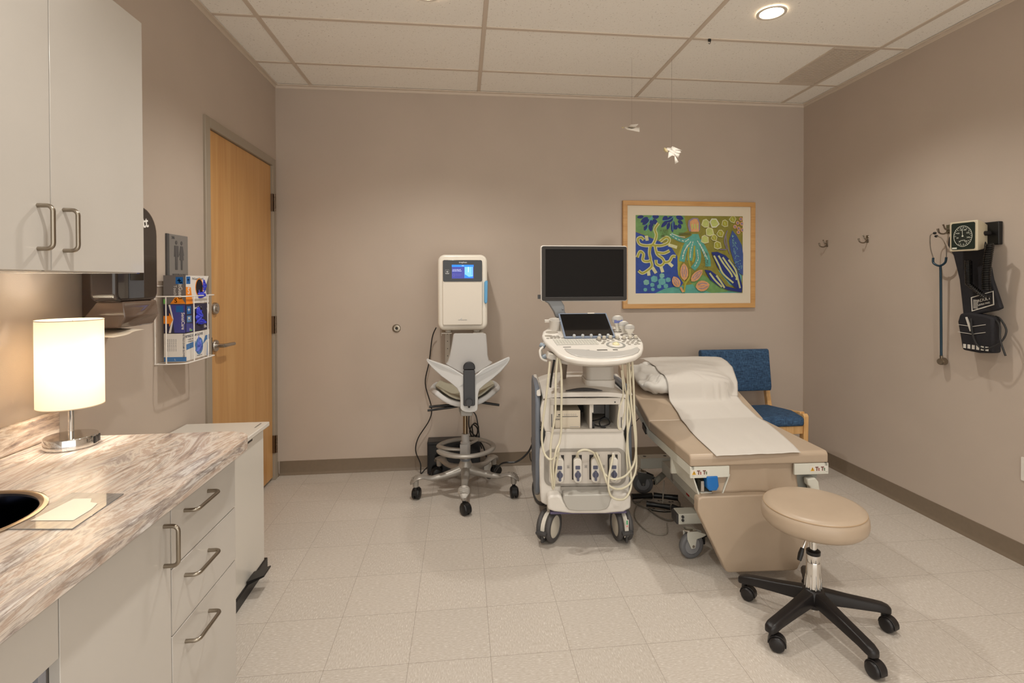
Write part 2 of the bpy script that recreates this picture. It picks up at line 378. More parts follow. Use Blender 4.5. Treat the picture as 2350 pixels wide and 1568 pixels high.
# perforated air grille
d = thing('air_grille', 'white slotted air return grille set in the ceiling grid', 'air vent', (3.74, 3.24, H))
gx0, gx1, gy0, gy1 = 3.62, 3.885, 2.985, 3.545
part('face_frame', W2(d).ring([(gx0, gy0), (gx1, gy0), (gx1, gy1), (gx0, gy1)], [(gx0 + .014, gy0 + .014), (gx1 - .014, gy0 + .014), (gx1 - .014, gy1 - .014), (gx0 + .014, gy1 - .014)], H - .001, H + .006, 'xy'), GRIDP, d)
gl = W2(d); n = 26
for k in range(n):
    y = gy0 + .02 + (gy1 - gy0 - .04) * k / (n - 1); gl.box(gx0 + .012, gx1 - .012, y - .0052, y + .0052, H + .000, H + .004)
for k in range(9):
    x = gx0 + .014 + (gx1 - gx0 - .028) * k / 8; gl.box(x - .0035, x + .0035, gy0 + .012, gy1 - .012, H + .001, H + .005)
part('grille', gl, GRIDP, d)
part('duct_backing', W2(d).box(gx0 + .002, gx1 - .002, gy0 + .002, gy1 - .002, H + .0052, H + .0059), P('duct_dark', (196, 184, 168), .8), d)
ch = MB().box(-.008, .008, -.004, .004, -.014, .001).tube([(0, 0, -.012), (.006, 0, -.02), (0, 0, -.028), (-.006, 0, -.022)], .0016, 6, smooth=3)
o = part('ceiling_clip', ch, BLACK, None, origin=(0, 0, 0)); o.location = (2.80, 2.955, H); tag(o, 'small dark clip hooked on a ceiling grid bar', 'clip')
# ================================================================ left side: cabinets, counter, lamp, dispenser, gloves, bin
def handle(mb, a, b_, out, r=.0052): return mb.tube(bracket_pts(a, b_, out, .014, 5), r, 10)
# base cabinets: door unit and drawer unit
bc = thing('base_cabinet', 'white base cabinet with a single door, between the sink opening and the drawers', 'cabinet', (.3, 1.236, 0), group='base cabinets')
part('carcass', W2(bc).box(.01, .578, 1.05, 1.066, .10, .868).box(.01, .578, 1.406, 1.422, .10, .868).box(.01, .02, 1.066, 1.406, .10, .868).box(.02, .578, 1.066, 1.406, .10, .116), LAMD, bc)
part('plinth', W2(bc).box(.03, .53, 1.05, 1.422, 0, .099), LAMD, bc)
dr = part('door', W2(bc).box(.58, .6, 1.0515, 1.4205, .105, .864), LAM, bc, bevel=.001, seg=1)
part('handle', handle(W2(bc), (.6, 1.391, .808), (.6, 1.391, .708), (.034, 0, 0)), NICK, dr)
dc = thing('drawer_cabinet', 'white base cabinet of three stacked drawers at the end of the counter', 'cabinet', (.3, 1.61, 0), group='base cabinets')
part('carcass', W2(dc).box(.01, .578, 1.424, 1.803, .10, .868), LAM, dc)
part('plinth', W2(dc).box(.03, .53, 1.424, 1.803, 0, .099), LAMD, dc)
for z0, z1, hz in ((.682, .864, .806), (.5085, .6785, .631), (.105, .505, .452)):
    q = part('drawer', W2(dc).box(.58, .6, 1.4255, 1.8025, z0, z1), LAM, dc, bevel=.001, seg=1)
    part('handle', handle(W2(dc), (.6, 1.488, hz), (.6, 1.618, hz), (.034, 0, 0)), NICK, q)
sa = thing('sink_apron_cabinet', 'white apron panel over the open knee space below the sink', 'cabinet', (.3, .6, 0), group='base cabinets')
part('apron_panel', W2(sa).box(.58, .6, .1, 1.0485, .724, .864), LAM, sa, bevel=.001, seg=1)
part('side_panel', W2(sa).box(.02, .578, 1.03, 1.0485, 0, .866), P('grey_laminate', (150, 150, 156), .4), sa)
part('side_panel', W2(sa).box(.02, .578, .1, .118, 0, .866), P('grey_laminate', (150, 150, 156), .4), sa)
part('back_panel', W2(sa).box(.02, .034, .118, 1.03, 0, .866), P('grey_laminate', (150, 150, 156), .4), sa)
# countertop
ct = thing('countertop', 'marbled brown and grey laminate countertop with rounded front corner', 'countertop', (.32, 1.0, .87))
r = .10; out = [(.0, .1), (.645, .1)] + [(.645 - r + r * math.cos(a), 1.872 - r + r * math.sin(a)) for a in (PI / 2 * k / 12 for k in range(13))] + [(0.0, 1.872)]
cut = ell(.245, 1.225, .158, .158, 48)
c = W2(ct)
nO = len(out)
# top and bottom faces with a round sink cutout (bridged fan)
bm = bmesh.new()
def plate(z):
    vo = [bm.verts.new((x, y, z)) for x, y in out]; vi = [bm.verts.new((x, y, z)) for x, y in cut]
    eo = [bm.edges.new((vo[i], vo[(i + 1) % len(vo)])) for i in range(len(vo))]; ei = [bm.edges.new((vi[i], vi[(i + 1) % len(vi)])) for i in range(len(vi))]
    bmesh.ops.triangle_fill(bm, edges=eo + ei, use_beauty=True, use_dissolve=False); return vo, vi
t0, t1 = plate(.870), plate(.910)
for A, B in ((t0[0], t1[0]), (t0[1], t1[1])):
    for i in range(len(A)): j = (i + 1) % len(A); bm.faces.new((A[i], A[j], B[j], B[i]))
bm.verts.index_update(); c.add([v.co.copy() for v in bm.verts], [[v.index for v in f.verts] for f in bm.faces]); bm.free()
part('top', c, STONE, ct, bevel=.017, seg=5)
part('backsplash', W2(ct).box(.001, .022, .1, 1.884, .9095, .996), STONE, ct, bevel=.009, seg=3)
# sink
sk = thing('sink', 'round steel sink basin set into the countertop', 'sink', (.245, 1.225, .91))
part('basin', MB().lathe([(.158, .0015), (.1565, .0005), (.155, -.004), (.152, -.05), (.147, -.125), (.135, -.145), (.03, -.152), (.0001, -.152)], n=64, caps=False), P('dark_reflection_steel', (66, 70, 82), .14, 1), sk)  # basin steel coloured dark to imitate the dark reflections inside it
part('rim', MB().lathe([(.1745, .0003), (.1735, .0035), (.166, .0056), (.160, .004), (.157, .001)], n=64, caps=False), P('rim_steel', (190, 176, 160), .15, 1), sk)
part('drain', MB().lathe([(.035, -.1515), (.033, -.1495), (.012, -.150), (.0001, -.1505)]), CHROME, sk)
# clear acrylic plate on counter
ax = MB().prism([(.406, 1.181), (.545, 1.165), (.536, 1.346), (.407, 1.367)], .9102, .9132, 'xy')
ACR = P('clear_acrylic', (236, 236, 236), .03, trans=.9, ior=1.49)
ap = thing('acrylic_plate', 'clear acrylic sheet lying flat on the countertop beside the sink', 'acrylic sheet', (.47, 1.265, .91))
q = W2(ap); q.prism([(.406, 1.181), (.545, 1.165), (.536, 1.346), (.407, 1.367)], .9102, .9125, 'xy'); part('sheet', q, ACR, ap, bevel=.0008, seg=1)
q = W2(ap); q.prism([(.430, 1.215), (.520, 1.205), (.520, 1.260), (.512, 1.292), (.492, 1.300), (.480, 1.322), (.440, 1.325)], .9127, .9132, 'xy')
part('painted_reflection', q, P('reflection_white', (226, 218, 206), .14, coat=.5), ap)  # white patch painted on the sheet as the lampshade's reflection
# lamp
lp = thing('table_lamp', 'lit white drum-shade table lamp with a round chrome base on the counter', 'lamp', (.134, 1.765, .91))
part('base', MB().lathe([(.0001, 0), (.066, 0), (.068, .002), (.068, .031), (.066, .034), (.0001, .034)], n=56), CHROME, lp)
part('pole', MB().cyl((0, 0, .034), (0, 0, .27), .0075, n=20), CHROME, lp)
part('outlet_panel', MB().box(-.004, .0015, -.0185, .0185, .007, .029).box(.001, .0022, -.013, -.003, .011, .025, 1).box(.001, .0022, .003, .013, .011, .025, 1), [BLACK, DGREY], lp).matrix_local = Matrix.Rotation(math.radians(12), 4, 'Z') @ Matrix.Translation((.067, 0, 0))
def shade_mat():
    m, nt, b, N, L = nt_of('lamp_shade_linen', .8)
    b.inputs['Base Color'].default_value = S(250, 244, 232); 
    tr = N('ShaderNodeBsdfTranslucent'); tr.inputs[0].default_value = S(226, 214, 194)
    mx = N('ShaderNodeMixShader'); mx.inputs[0].default_value = .40; o = nt.nodes['Material Output']
    L(b.outputs[0], mx.inputs[1]); L(tr.outputs[0], mx.inputs[2]); 
    em = N('ShaderNodeEmission'); em.inputs[0].default_value = (1, .93, .82, 1); em.inputs[1].default_value = .18
    ad = N('ShaderNodeAddShader'); L(mx.outputs[0], ad.inputs[0]); L(em.outputs[0], ad.inputs[1]); L(ad.outputs[0], o.inputs[0]); return m
sh = MB()
sh.lathe([(.0835, .392), (.0835, .126), (.0829, .126), (.0829, .392), (.0835, .392)], n=56)
SHADE = shade_mat()
so = part('lamp_shade', sh, SHADE, lp)
for z_ in (.391, .126): part('shade_rim', MB().lathe([(.0842, z_ + .0025), (.0842, z_), (.0826, z_), (.0826, z_ + .0025), (.0842, z_ + .0025)], n=56), P('shade_trim', (214, 196, 166), .7), so)
sp = MB()
for k in range(3): a = 2 * PI * k / 3; sp.cyl((0, 0, .30), (.082 * math.cos(a), .082 * math.sin(a), .385), .0012, n=6)
part('shade_spider', sp, CHROME, so)
part('bulb', MB().ball((0, 0, .19), .020, sz=1.2), P('lamp_bulb', (255, 235, 200), .5, emit=(255, 210, 150), es=12), lp)
# upper cabinets
uc = thing('wall_cabinet', 'white two-door wall cabinet with bow handles above the counter', 'cabinet', (.17, 1.4, 1.446))
part('carcass', W2(uc).box(.001, .313, 1.03, 1.795, 1.446, 2.245), LAM, uc, bevel=.001, seg=1)
part('gap_shade_strip', W2(uc).box(.3131, .3140, 1.412, 1.420, 1.447, 2.244), BLACK, uc)  # black strip painting in the shade between the two doors
for y0, y1, hy in ((1.4175, 1.7945, 1.372), (1.0315, 1.4145, 1.332)):
    hy = 1.457 if y0 > 1.4 else 1.375
    q = part('door', W2(uc).box(.3145, .333, y0, y1, 1.448, 2.243), LAM, uc, bevel=.001, seg=1)
    part('handle', handle(W2(uc), (.333, hy, 1.604), (.333, hy, 1.500), (.034, 0, 0)), NICK, q)
# waste bin
wb = thing('pedal_bin', 'white step-on waste bin with a black base and pedal, behind the counter end', 'waste bin', (.2, 2.49, 0))
BINW = P('bin_white', (216, 210, 200), .25, coat=.2)
part('body', W2(wb).box(.02, .372, 2.30, 2.68, .05, .70), BINW, wb, bevel=.004)
part('lid', W2(wb).box(.004, .392, 2.285, 2.705, .703, .725), BINW, wb, bevel=.004)
part('lid_catch', W2(wb).prism([(.370, 2.44), (.385, 2.45), (.385, 2.51), (.370, 2.53)], .690, .702, 'xy'), BLACK, wb)
part('base', W2(wb).box(.03, .380, 2.285, 2.70, 0.0, .052), BLACK, wb, bevel=.003)
pd = W2(wb); pd.prism([(.378, .055), (.455, .092), (.455, .100), (.378, .075)], 2.445, 2.53, 'xz'); part('pedal', pd, BLACK, wb, bevel=.002)
q = W2(wb); q.text('containment', .016, Matrix(((0, -1, 0, .362), (1, 0, 0, 2.635), (0, 0, 1, .7254), (0, 0, 0, 1))), extrude=.0002); part('lettering', q, P('print_grey', (130, 122, 112), .5), wb)
# paper towel dispenser
pt = thing('paper_towel_dispenser', 'dark smoky automatic paper towel dispenser on the wall beside the cabinet', 'towel dispenser', (0, 2.04, 1.26))
SMK = P('smoke_plastic', (70, 52, 42), .08, coat=.6)
bd = W2(pt)
plan = [(.002, 2.012), (.17, 1.905), (.17, 2.10), (.002, 2.20)]
bd.add([(x, y, z) for z in (1.262, 1.66) for x, y in plan], [(0, 3, 2, 1), (4, 5, 6, 7), (0, 1, 5, 4), (1, 2, 6, 5), (2, 3, 7, 6), (3, 0, 4, 7)])
part('housing', bd, SMK, pt, bevel=.008, seg=3)
o_ = rr(1.868, 2.112, 1.352, 1.69, .035, 6)
o_ = [p for p in o_]; R_ = .10
o_ = [(2.112 - R_ + R_ * math.cos(a), 1.692 - R_ + R_ * math.sin(a)) for a in (PI / 2 * k / 8 for k in range(9))] + [(1.868 + R_ - R_ * math.sin(a), 1.692 - R_ + R_ * math.cos(a)) for a in (PI / 2 * k / 8 for k in range(9))] + [(1.868 + .03 - .03 * math.cos(a), 1.352 + .03 - .03 * math.sin(a)) for a in (PI / 2 * k / 5 for k in range(6))] + [(2.112 - .03 + .03 * math.sin(a), 1.352 + .03 - .03 * math.cos(a)) for a in (PI / 2 * k / 5 for k in range(6))]
fc = W2(pt); fc.prism(o_, .12, .204, 'yz'); part('front_cover', fc, P('smoke_cover', (44, 37, 34), .12, coat=.4), pt, bevel=.012, seg=4)
q = W2(pt); q.box(.203, .206, 1.935, 2.02, 1.362, 1.47); part('sensor_column', q, P('sensor_grey', (72, 74, 78), .25), pt, bevel=.002)
q = W2(pt); q.box(.205, .2072, 1.94, 2.015, 1.425, 1.47).box(.2070, .2076, 1.97, 1.99, 1.448, 1.468, 1); part('sensor_window', q, [BLACKG, P('blue_indicator', (40, 60, 120), .3)], pt)
ck = W2(pt); ck.prism([(.05, 1.262), (.19, 1.262), (.212, 1.30), (.204, 1.352), (.12, 1.352)], 1.905, 2.10, 'xz'); part('chute', ck, P('chute_smoke', (96, 78, 66), .1, coat=.5), pt, bevel=.005)
q = W2(pt); q.text('Scott', .052, Matrix(((0, 0, 1, .2045), (1, 0, 0, 1.995), (0, 1, 0, 1.625), (0, 0, 0, 1))) @ Matrix.Rotation(math.radians(12), 4, 'Z'), bold=.0012); part('logo', q, P('logo_white', (235, 232, 226), .4), pt)
tw_ = MB(); tw_.grid(lambda u, v: (.06 + .165 * v + .01 * math.sin(u * 6), 1.80 + .17 * u + .02 * v, 1.252 - .012 * v - .016 * math.sin(PI * u) * (1 - v) + .010 * u), 14, 6)
o = part('paper_towel', tw_, P('towel_paper', (206, 192, 172), .85), None, origin=(.13, 1.94, 1.25)); tag(o, 'sheet of white paper towel hanging from the dark dispenser', 'paper towel')
sd = o.modifiers.new('t', 'SOLIDIFY'); sd.thickness = .0012
# restroom sign
sg = thing('restroom_sign', 'grey tactile restroom sign with man and woman pictograms beside the door', 'sign', (0, 2.645, 1.54))
SG = P('sign_grey', (124, 120, 116), .4); SGD = P('sign_dark', (84, 82, 82), .5)
part('plate', W2(sg).box(.001, .008, 2.557, 2.728, 1.39, 1.64), SG, sg, bevel=.002)
part('side_strip', W2(sg).box(.001, .0095, 2.545, 2.556, 1.39, 1.64).box(.008, .0088, 2.559, 2.563, 1.39, 1.64), SGD, sg)
q = W2(sg); X_ = .0082
def pic(cy, woman):
    q.prism(ell(cy, 1.603, .0085, .0095, 14), X_, X_ + .0015, 'yz')
    if woman: q.prism([(cy - .010, 1.588), (cy + .010, 1.588), (cy + .020, 1.545), (cy + .014, 1.543), (cy + .012, 1.552), (cy + .018, 1.522), (cy + .008, 1.522), (cy + .007, 1.475), (cy + .001, 1.475), (cy, 1.522), (cy - .001, 1.475), (cy - .007, 1.475), (cy - .008, 1.522), (cy - .018, 1.522), (cy - .012, 1.552), (cy - .014, 1.543), (cy - .020, 1.545)], X_, X_ + .0015, 'yz')
    else: q.prism([(cy - .017, 1.588), (cy + .017, 1.588), (cy + .019, 1.536), (cy + .013, 1.536), (cy + .011, 1.57), (cy + .010, 1.475), (cy + .001, 1.475), (cy, 1.53), (cy - .001, 1.475), (cy - .010, 1.475), (cy - .011, 1.57), (cy - .013, 1.536), (cy - .019, 1.536)], X_, X_ + .0015, 'yz')
pic(2.622, False); pic(2.668, True); part('pictogram', q, SGD, sg)
q = W2(sg); MT = lambda y, z: Matrix(((0, 0, 1, X_), (1, 0, 0, y), (0, 1, 0, z), (0, 0, 0, 1)))
q.text('RESTROOM', .022, MT(2.645, 1.448), extrude=.001); q.text('206', .018, MT(2.595, 1.624), extrude=.001, ); part('lettering', q, SGD, sg)
# glove boxes in wire rack
def glovebox(z0, z1, nm, lab, side_mats, side_fn, front_fn, mats, dy0=0):
    t_ = thing('glove_box', lab, 'glove box', (.06, 2.595, z0), group='boxes of disposable gloves in the wall rack')
    bx = W2(t_); y0 = 2.49 + dy0; bx.box(.02, .114, y0, 2.702, z0 + .0015, z1 - .0015, 0)
    Ls = lambda pts, mi, h=.0003: bx.prism([(.02 + .094 * a, z0 + (z1 - z0) * c_) for a, c_ in pts], y0 - h, y0 + .0001, 'xz', mi)
    Lf = lambda pts, mi, h=.0003: bx.prism([(y0 + (2.702 - y0) * a, z0 + (z1 - z0) * c_) for a, c_ in pts], .1139, .114 + h, 'yz', mi)
    side_fn(Ls); front_fn(Lf)
    HW = z1 - z0
    TS = lambda a, c_, st, size, mi, rot=0, bold=0: bx.text(st, size, Matrix(((1, 0, 0, .02 + .094 * a), (0, 0, -1, y0 - .0004), (0, 1, 0, z0 + HW * c_), (0, 0, 0, 1))) @ Matrix.Rotation(rot, 4, 'Z'), mi, .0001, bold)
    TF = lambda a, c_, st, size, mi, rot=0, bold=0: bx.text(st, size, Matrix(((0, 0, 1, .1145), (1, 0, 0, y0 + (2.702 - y0) * a), (0, 1, 0, z0 + HW * c_), (0, 0, 0, 1))) @ Matrix.Rotation(rot, 4, 'Z'), mi, .0001, bold)
    return t_, bx, TS, TF, mats
Cw = P('carton_white', (224, 218, 210), .5); Cg = P('carton_grey', (112, 106, 104), .5); Cb = P('carton_blue', (22, 96, 164), .45); Co = P('carton_orange', (240, 140, 30), .45)
Cn = P('carton_navy', (42, 40, 66), .45); Cp = P('carton_violet', (66, 68, 140), .45); Cdb = P('carton_steel_blue', (70, 118, 172), .45); Cbk = P('carton_black', (18, 16, 18), .6); Cgr = P('carton_green', (110, 190, 90), .5); Ct = P('carton_text', (70, 74, 90), .5)
CM = [Cw, Cg, Cb, Co, Cn, Cp, Cdb, Cbk, Cgr, Ct]
GLV = P('nitrile_glove', (58, 66, 200), .35); GLV2 = P('nitrile_glove_light', (96, 112, 200), .4)
def tuft(t_, cy, cz, ry, rz_, seed, mat, nm='glove', out_=.02, droop=.0):
    rnd = random.Random(seed); g_ = W2(t_)
    ph = [rnd.uniform(0, 6.3) for _ in range(6)]
    def fn(u, v):
        a = 2 * PI * u; k = math.sin(PI * v * .5)
        f = 1 + .18 * math.sin(3 * a + ph[0]) + .10 * math.sin(7 * a + ph[1] + v * 5)
        return (.112 + out_ * (1 - k) * (1 + .5 * math.sin(4 * a + ph[2]) * v) + .003 * math.sin(9 * a + ph[3] + 6 * v), cy + ry * k * f * math.cos(a), cz + rz_ * k * f * math.sin(a) - droop * (1 - k) + .004 * math.sin(5 * a + 8 * v + ph[4]))
    g_.grid(fn, 40, 12, cu=True); o = part(nm, g_, mat, t_); return o
# top box, grey side / white front
def s1(L): L([(0, 0), (1, 0), (1, 1), (0, 1)], 1); L([(.30, .02), (.98, .02), (.80, .24), (.52, .24)], 3, .0005); L([(.0, .02), (.12, .02), (.12, .18), (.0, .18)], 8, .0005); L([(.55, .70), (.88, .70), (.88, .94), (.55, .94)], 2, .0005)
def f1(L): L([(0, 0), (.28, 0), (.2, .58), (.0, .60)], 3, .0004); L([(.02, .70), (.18, .70), (.18, .96), (.02, .96)], 2, .0006); L([(.84, .56), (1, .98), (1, .3), (.9, .3)], 1, .0004)
t_, bx, TS, TF, mt = glovebox(1.318, 1.448, 'a', 'top glove box in the wall rack, grey and orange carton marked S', None, s1, f1, CM)
bx.prism(ell(2.610, 1.392, .037, .043, 26), .1142, .1146, 'yz', 3); bx.prism(ell(2.610, 1.392, .032, .038, 26), .1144, .1148, 'yz', 7)
TS(.75, .48, 'FitGuard', .022, 0, -PI / 2, .0004); TS(.52, .48, 'Touch', .018, 0, -PI / 2); TS(.55, .12, 'S', .026, 0, 0, .0005); TF(.11, .45, 'S', .04, 0, 0, .0008); TF(.50, .88, 'FitGuard Touch', .0155, 9); TF(.10, .83, '+', .034, 0, 0, .0005); TS(.71, .81, '+', .034, 0, 0, .0005)
part('carton', bx, CM, t_)
tuft(t_, 2.625, 1.360, .036, .017, 3, GLV, out_=.022, droop=.006); tuft(t_, 2.652, 1.400, .010, .030, 5, GLV, out_=.014)
# middle box, navy/violet
def s2(L): L([(0, 0), (1, 0), (1, 1), (0, 1)], 4); L([(.48, .0), (.97, .0), (.97, 1), (.32, 1)], 5, .0004); L([(.0, .33), (.25, .33), (.25, .22), (.42, .47), (.25, .72), (.25, .61), (.0, .61)], 3, .0006); L([(.56, .74), (.88, .74), (.88, .96), (.56, .96)], 2, .0006); L([(.22, .0), (.32, .0), (.44, .5), (.30, 1), (.22, 1), (.38, .5)], 0, .0005)
def f2(L): L([(0, 0), (1, 0), (1, 1), (0, 1)], 4); L([(.03, .66), (.20, .66), (.20, .94), (.03, .94)], 2, .0005); L([(.03, .36), (.22, .36), (.22, .60), (.03, .60)], 6, .0005); L([(.0, .02), (.32, .02), (.26, .30), (.0, .34)], 5, .0005); L([(.90, .80), (1, .98), (1, .7), (.95, .45)], 0, .0005); L([(.14, .04), (.24, .04), (.24, .09), (.14, .09)], 8, .0006)
t_, bx, TS, TF, mt = glovebox(1.190, 1.316, 'b', 'middle glove box in the wall rack, dark violet carton marked M', None, s2, f2, CM)
bx.prism(ell(2.605, 1.258, .040, .046, 26), .1142, .1146, 'yz', 7)
TS(.86, .42, 'SensiCare', .019, 0, -PI / 2, .0003); TF(.48, .86, 'SensiCare', .017, 0, 0, .0003); TF(.12, .48, 'M', .026, 0, 0, .0006); TF(.11, .80, '+', .034, 0, 0, .0005); TS(.72, .84, '+', .034, 0, 0, .0005); TF(.82, .12, 'Ella', .018, 0, 0, .0003); TF(.16, .11, '250', .011, 0)
part('carton', bx, CM, t_)
tuft(t_, 2.603, 1.262, .036, .041, 8, GLV, out_=.018); tuft(t_, 2.625, 1.232, .034, .012, 9, GLV, out_=.024, droop=.006)
# bottom box, white / blue
def s3(L): L([(0, 0), (1, 0), (1, .16), (0, .16)], 6, .0004)
def f3(L): L([(.0, .40), (.38, .46), (.38, .66), (.0, .60)], 6, .0004); L([(.70, .46), (.88, .62), (1, .62), (1, .80), (.82, .78)], 6, .0004); L([(.88, .0), (.99, .0), (.94, .55), (.90, .5)], 6, .0004)
t_, bx, TS, TF, mt = glovebox(1.062, 1.188, 'c', 'bottom glove box in the wall rack, white and blue nitrile exam glove carton', None, s3, f3, CM)
TS(.88, .56, 'NITRILE EXAM GLOVES', .0105, 9, -PI / 2, .0002); TF(.33, .88, 'NITRILE EXAM GLOVES', .0155, 9, 0, .0003); TF(.20, .76, '* CHEMO TESTED', .0085, 9); TF(.20, .68, '* POWDER FREE', .0085, 9); TS(.5, .07, 'L', .012, 0, 0); TF(.55, .10, 'Powder-Free', .009, 9)
for k in range(5): TS(.18 + .09 * k, .58, 'nitrile exam glove carton', .0055, 9, -PI / 2)
bx.prism(ell(2.605, 1.118, .036, .040, 26), .1142, .1146, 'yz', 6)
part('carton', bx, CM, t_)
tuft(t_, 2.605, 1.120, .033, .036, 12, GLV2, out_=.010)
rk = thing('glove_box_rack', 'white wire wall rack holding three glove boxes', 'wire rack', (0, 2.6, 1.05))
q = W2(rk); rw = .0028
for z in (1.354, 1.056):
    q.tube([(.003, 2.45, z), (.06, 2.452, z), (.112, 2.462, z), (.126, 2.484, z), (.128, 2.54, z), (.128, 2.70, z), (.12, 2.728, z), (.06, 2.735, z), (.003, 2.735, z)], rw, 8, smooth=3)
for y_, x_ in ((2.53, .128), (2.66, .128), (2.735, .05), (2.452, .05)): q.tube([(x_, y_, 1.354), (x_, y_, 1.056)], rw, 8)
for y_ in (2.53, 2.66): q.tube([(.128, y_, 1.056), (.003, y_, 1.056), (.003, y_, 1.30)], rw, 8)
q.tube([(.004, 2.452, 1.40), (.004, 2.452, 1.056), (.004, 2.735, 1.056), (.004, 2.735, 1.40), (.004, 2.452, 1.40)], rw, 8)
part('wire_frame', q, P('white_wire', (228, 222, 214), .3), rk)
# ================================================================ back wall
pf = thing('framed_picture', 'abstract blue, green and yellow plant painting in a light wood frame on the back wall', 'picture', (3.13, YB, 1.2))
px0, px1, pz0, pz1 = 2.588, 3.680, 1.198, 2.042; fw = .036
q = W2(pf)
q.add([(a, y, c_) for y in (YB - .001, YB - .028) for a, c_ in ((px0, pz0), (px1, pz0), (px1, pz1), (px0, pz1), (px0 + fw, pz0 + fw), (px1 - fw, pz0 + fw), (px1 - fw, pz1 - fw), (px0 + fw, pz1 - fw))],
      [f for i in range(4) for j in [(i + 1) % 4] for f in ((8 + i, 8 + j, 12 + j, 12 + i), (i, j, 8 + j, 8 + i), (4 + i, 12 + i, 12 + j, 4 + j), (i, 4 + i, 4 + j, j))])
part('frame', q, FRAMEW, pf, bevel=.002)
part('mat_board', W2(pf).box(px0 + fw - .002, px1 - fw + .002, YB - .018, YB - .004, pz0 + fw - .002, pz1 - fw + .002), P('mat_board', (214, 202, 180), .8), pf)
# painting: flat layered shapes, coordinates in a 1882x1568 sketch frame mapped to the sheet
AX0, AX1, AZ0, AZ1 = 2.692, 3.577, 1.317, 1.930
def am(x, y):
    v = (y - 332) / (1273 - 332); xl = 325 - 33 * v; xr = 1610 - 33 * v; yt = 20 * (x - xl) / (xr - xl) * (1 - v)
    u = (x - xl) / (xr - xl); vv = (y - 332 - yt) / (941 - yt)
    return (AX0 + (AX1 - AX0) * min(1, max(0, u)), AZ1 - (AZ1 - AZ0) * min(1, max(0, vv)))
pc = [(130, 124, 48), (40, 68, 142), (104, 144, 84), (84, 152, 138), (30, 44, 112), (196, 194, 150), (156, 152, 54), (200, 148, 102), (132, 118, 142), (58, 80, 138), (118, 168, 156), (94, 156, 156), (176, 184, 104), (122, 112, 122), (208, 208, 190), (84, 86, 44)]
PM = [P('paint_%s' % n_, c_, .6, noise=.10, nscale=30) for n_, c_ in zip('olive blue green teal navy cream mustard peach mauve slate aqua turquoise lime plum pale dark'.split(), pc)]
OL, BL, GR, TE, NA, CRE, MU, PE, MA, SL, AQ, TU, LI, PL_, PA, DK = range(16)
aw = W2(pf); lay = [YB - .0182]
def shp(pts, mi):
    lay[0] -= .00004; aw.prism([am(*p) for p in pts], lay[0], lay[0] + .00006, 'xz', mi)
def strk(pts, wd, mi, sm=5):
    P2 = []; N_ = len(pts)
    for i in range(N_ - 1):
        g_ = lambda k: Vector(pts[max(0, min(N_ - 1, k))])
        a, b_, c_, d_ = g_(i - 1), g_(i), g_(i + 1), g_(i + 2)
        for k in range(sm):
            t_ = k / sm; P2.append(.5 * ((2 * b_) + (c_ - a) * t_ + (2 * a - 5 * b_ + 4 * c_ - d_) * t_ * t_ + (3 * b_ - a - 3 * c_ + d_) * t_ ** 3))
    P2.append(Vector(pts[-1])); Lf = []; Rt = []
    for i, p in enumerate(P2):
        t_ = (P2[min(len(P2) - 1, i + 1)] - P2[max(0, i - 1)]); t_ = t_.normalized() if t_.length else Vector((1, 0)); nn = Vector((-t_.y, t_.x)) * wd / 2
        Lf.append(p + nn); Rt.append(p - nn)
    lay[0] -= .00004
    A_ = [am(*p) for p in Lf]; B_ = [am(*p) for p in Rt]; n_ = len(A_)
    aw.add([(a, lay[0], z) for a, z in A_ + B_], [(i, i + 1, n_ + i + 1, n_ + i) for i in range(n_ - 1)], mi)
def leaf(x0, y0, x1, y1, wd, mi):
    a = Vector((x0, y0)); b_ = Vector((x1, y1)); d_ = b_ - a; nn = Vector((-d_.y, d_.x)).normalized() * wd / 2
    ts = [0, .12, .3, .5, .7, .88, 1]; ws = [0, .6, .95, 1, .85, .5, 0]
    shp([a + d_ * t_ + nn * w_ for t_, w_ in zip(ts, ws)] + [a + d_ * t_ - nn * w_ for t_, w_ in list(zip(ts, ws))[-2:0:-1]], mi)
shp([(325, 332), (1610, 352), (1577, 1273), (292, 1273)], OL)
shp([(325, 332), (900, 340), (930, 520), (760, 620), (600, 640), (400, 560), (318, 530)], GR)
shp([(318, 535), (480, 600), (620, 660), (740, 730), (800, 830), (800, 1050), (860, 1150), (830, 1190), (640, 1215), (520, 1273), (292, 1273)], BL)
shp([(520, 1273), (640, 1215), (860, 1180), (1000, 1160), (1300, 1230), (1577, 1273)], TE)
shp([(940, 1130), (1100, 1050), (1260, 1150), (1400, 1260), (1200, 1273), (1000, 1200)], GR)
shp([(1290, 1000), (1420, 1170), (1560, 1230), (1575, 1060), (1520, 1010), (1380, 980)], TU)
strk([(850, 880), (810, 960), (830, 1060), (880, 1150), (870, 1200)], 26, MU)
strk([(870, 700), (820, 830), (810, 960)], 22, MU)
for a_ in ([(540, 350), (470, 380), (400, 360)], [(520, 340), (500, 430), (440, 520)]): strk(a_, 14, TE)
for a_ in ((420, 350, 340, 360, 40), (470, 360, 380, 420, 50), (480, 380, 400, 450, 46), (520, 350, 600, 350, 60), (530, 380, 570, 450, 56), (500, 390, 520, 470, 44), (450, 440, 420, 520, 40), (490, 440, 500, 530, 48), (700, 350, 640, 400, 56), (760, 350, 700, 420, 60), (700, 400, 620, 480, 44), (720, 420, 690, 510, 40), (770, 400, 750, 540, 48), (800, 350, 890, 380, 56), (820, 400, 880, 440, 44), (800, 450, 790, 510, 44), (830, 440, 850, 500, 46)): leaf(*a_, NA)
strk([(640, 400), (720, 390), (770, 350)], 7, TU); strk([(780, 360), (760, 430), (760, 520)], 7, TU); strk([(420, 470), (480, 410), (520, 350)], 7, TU)
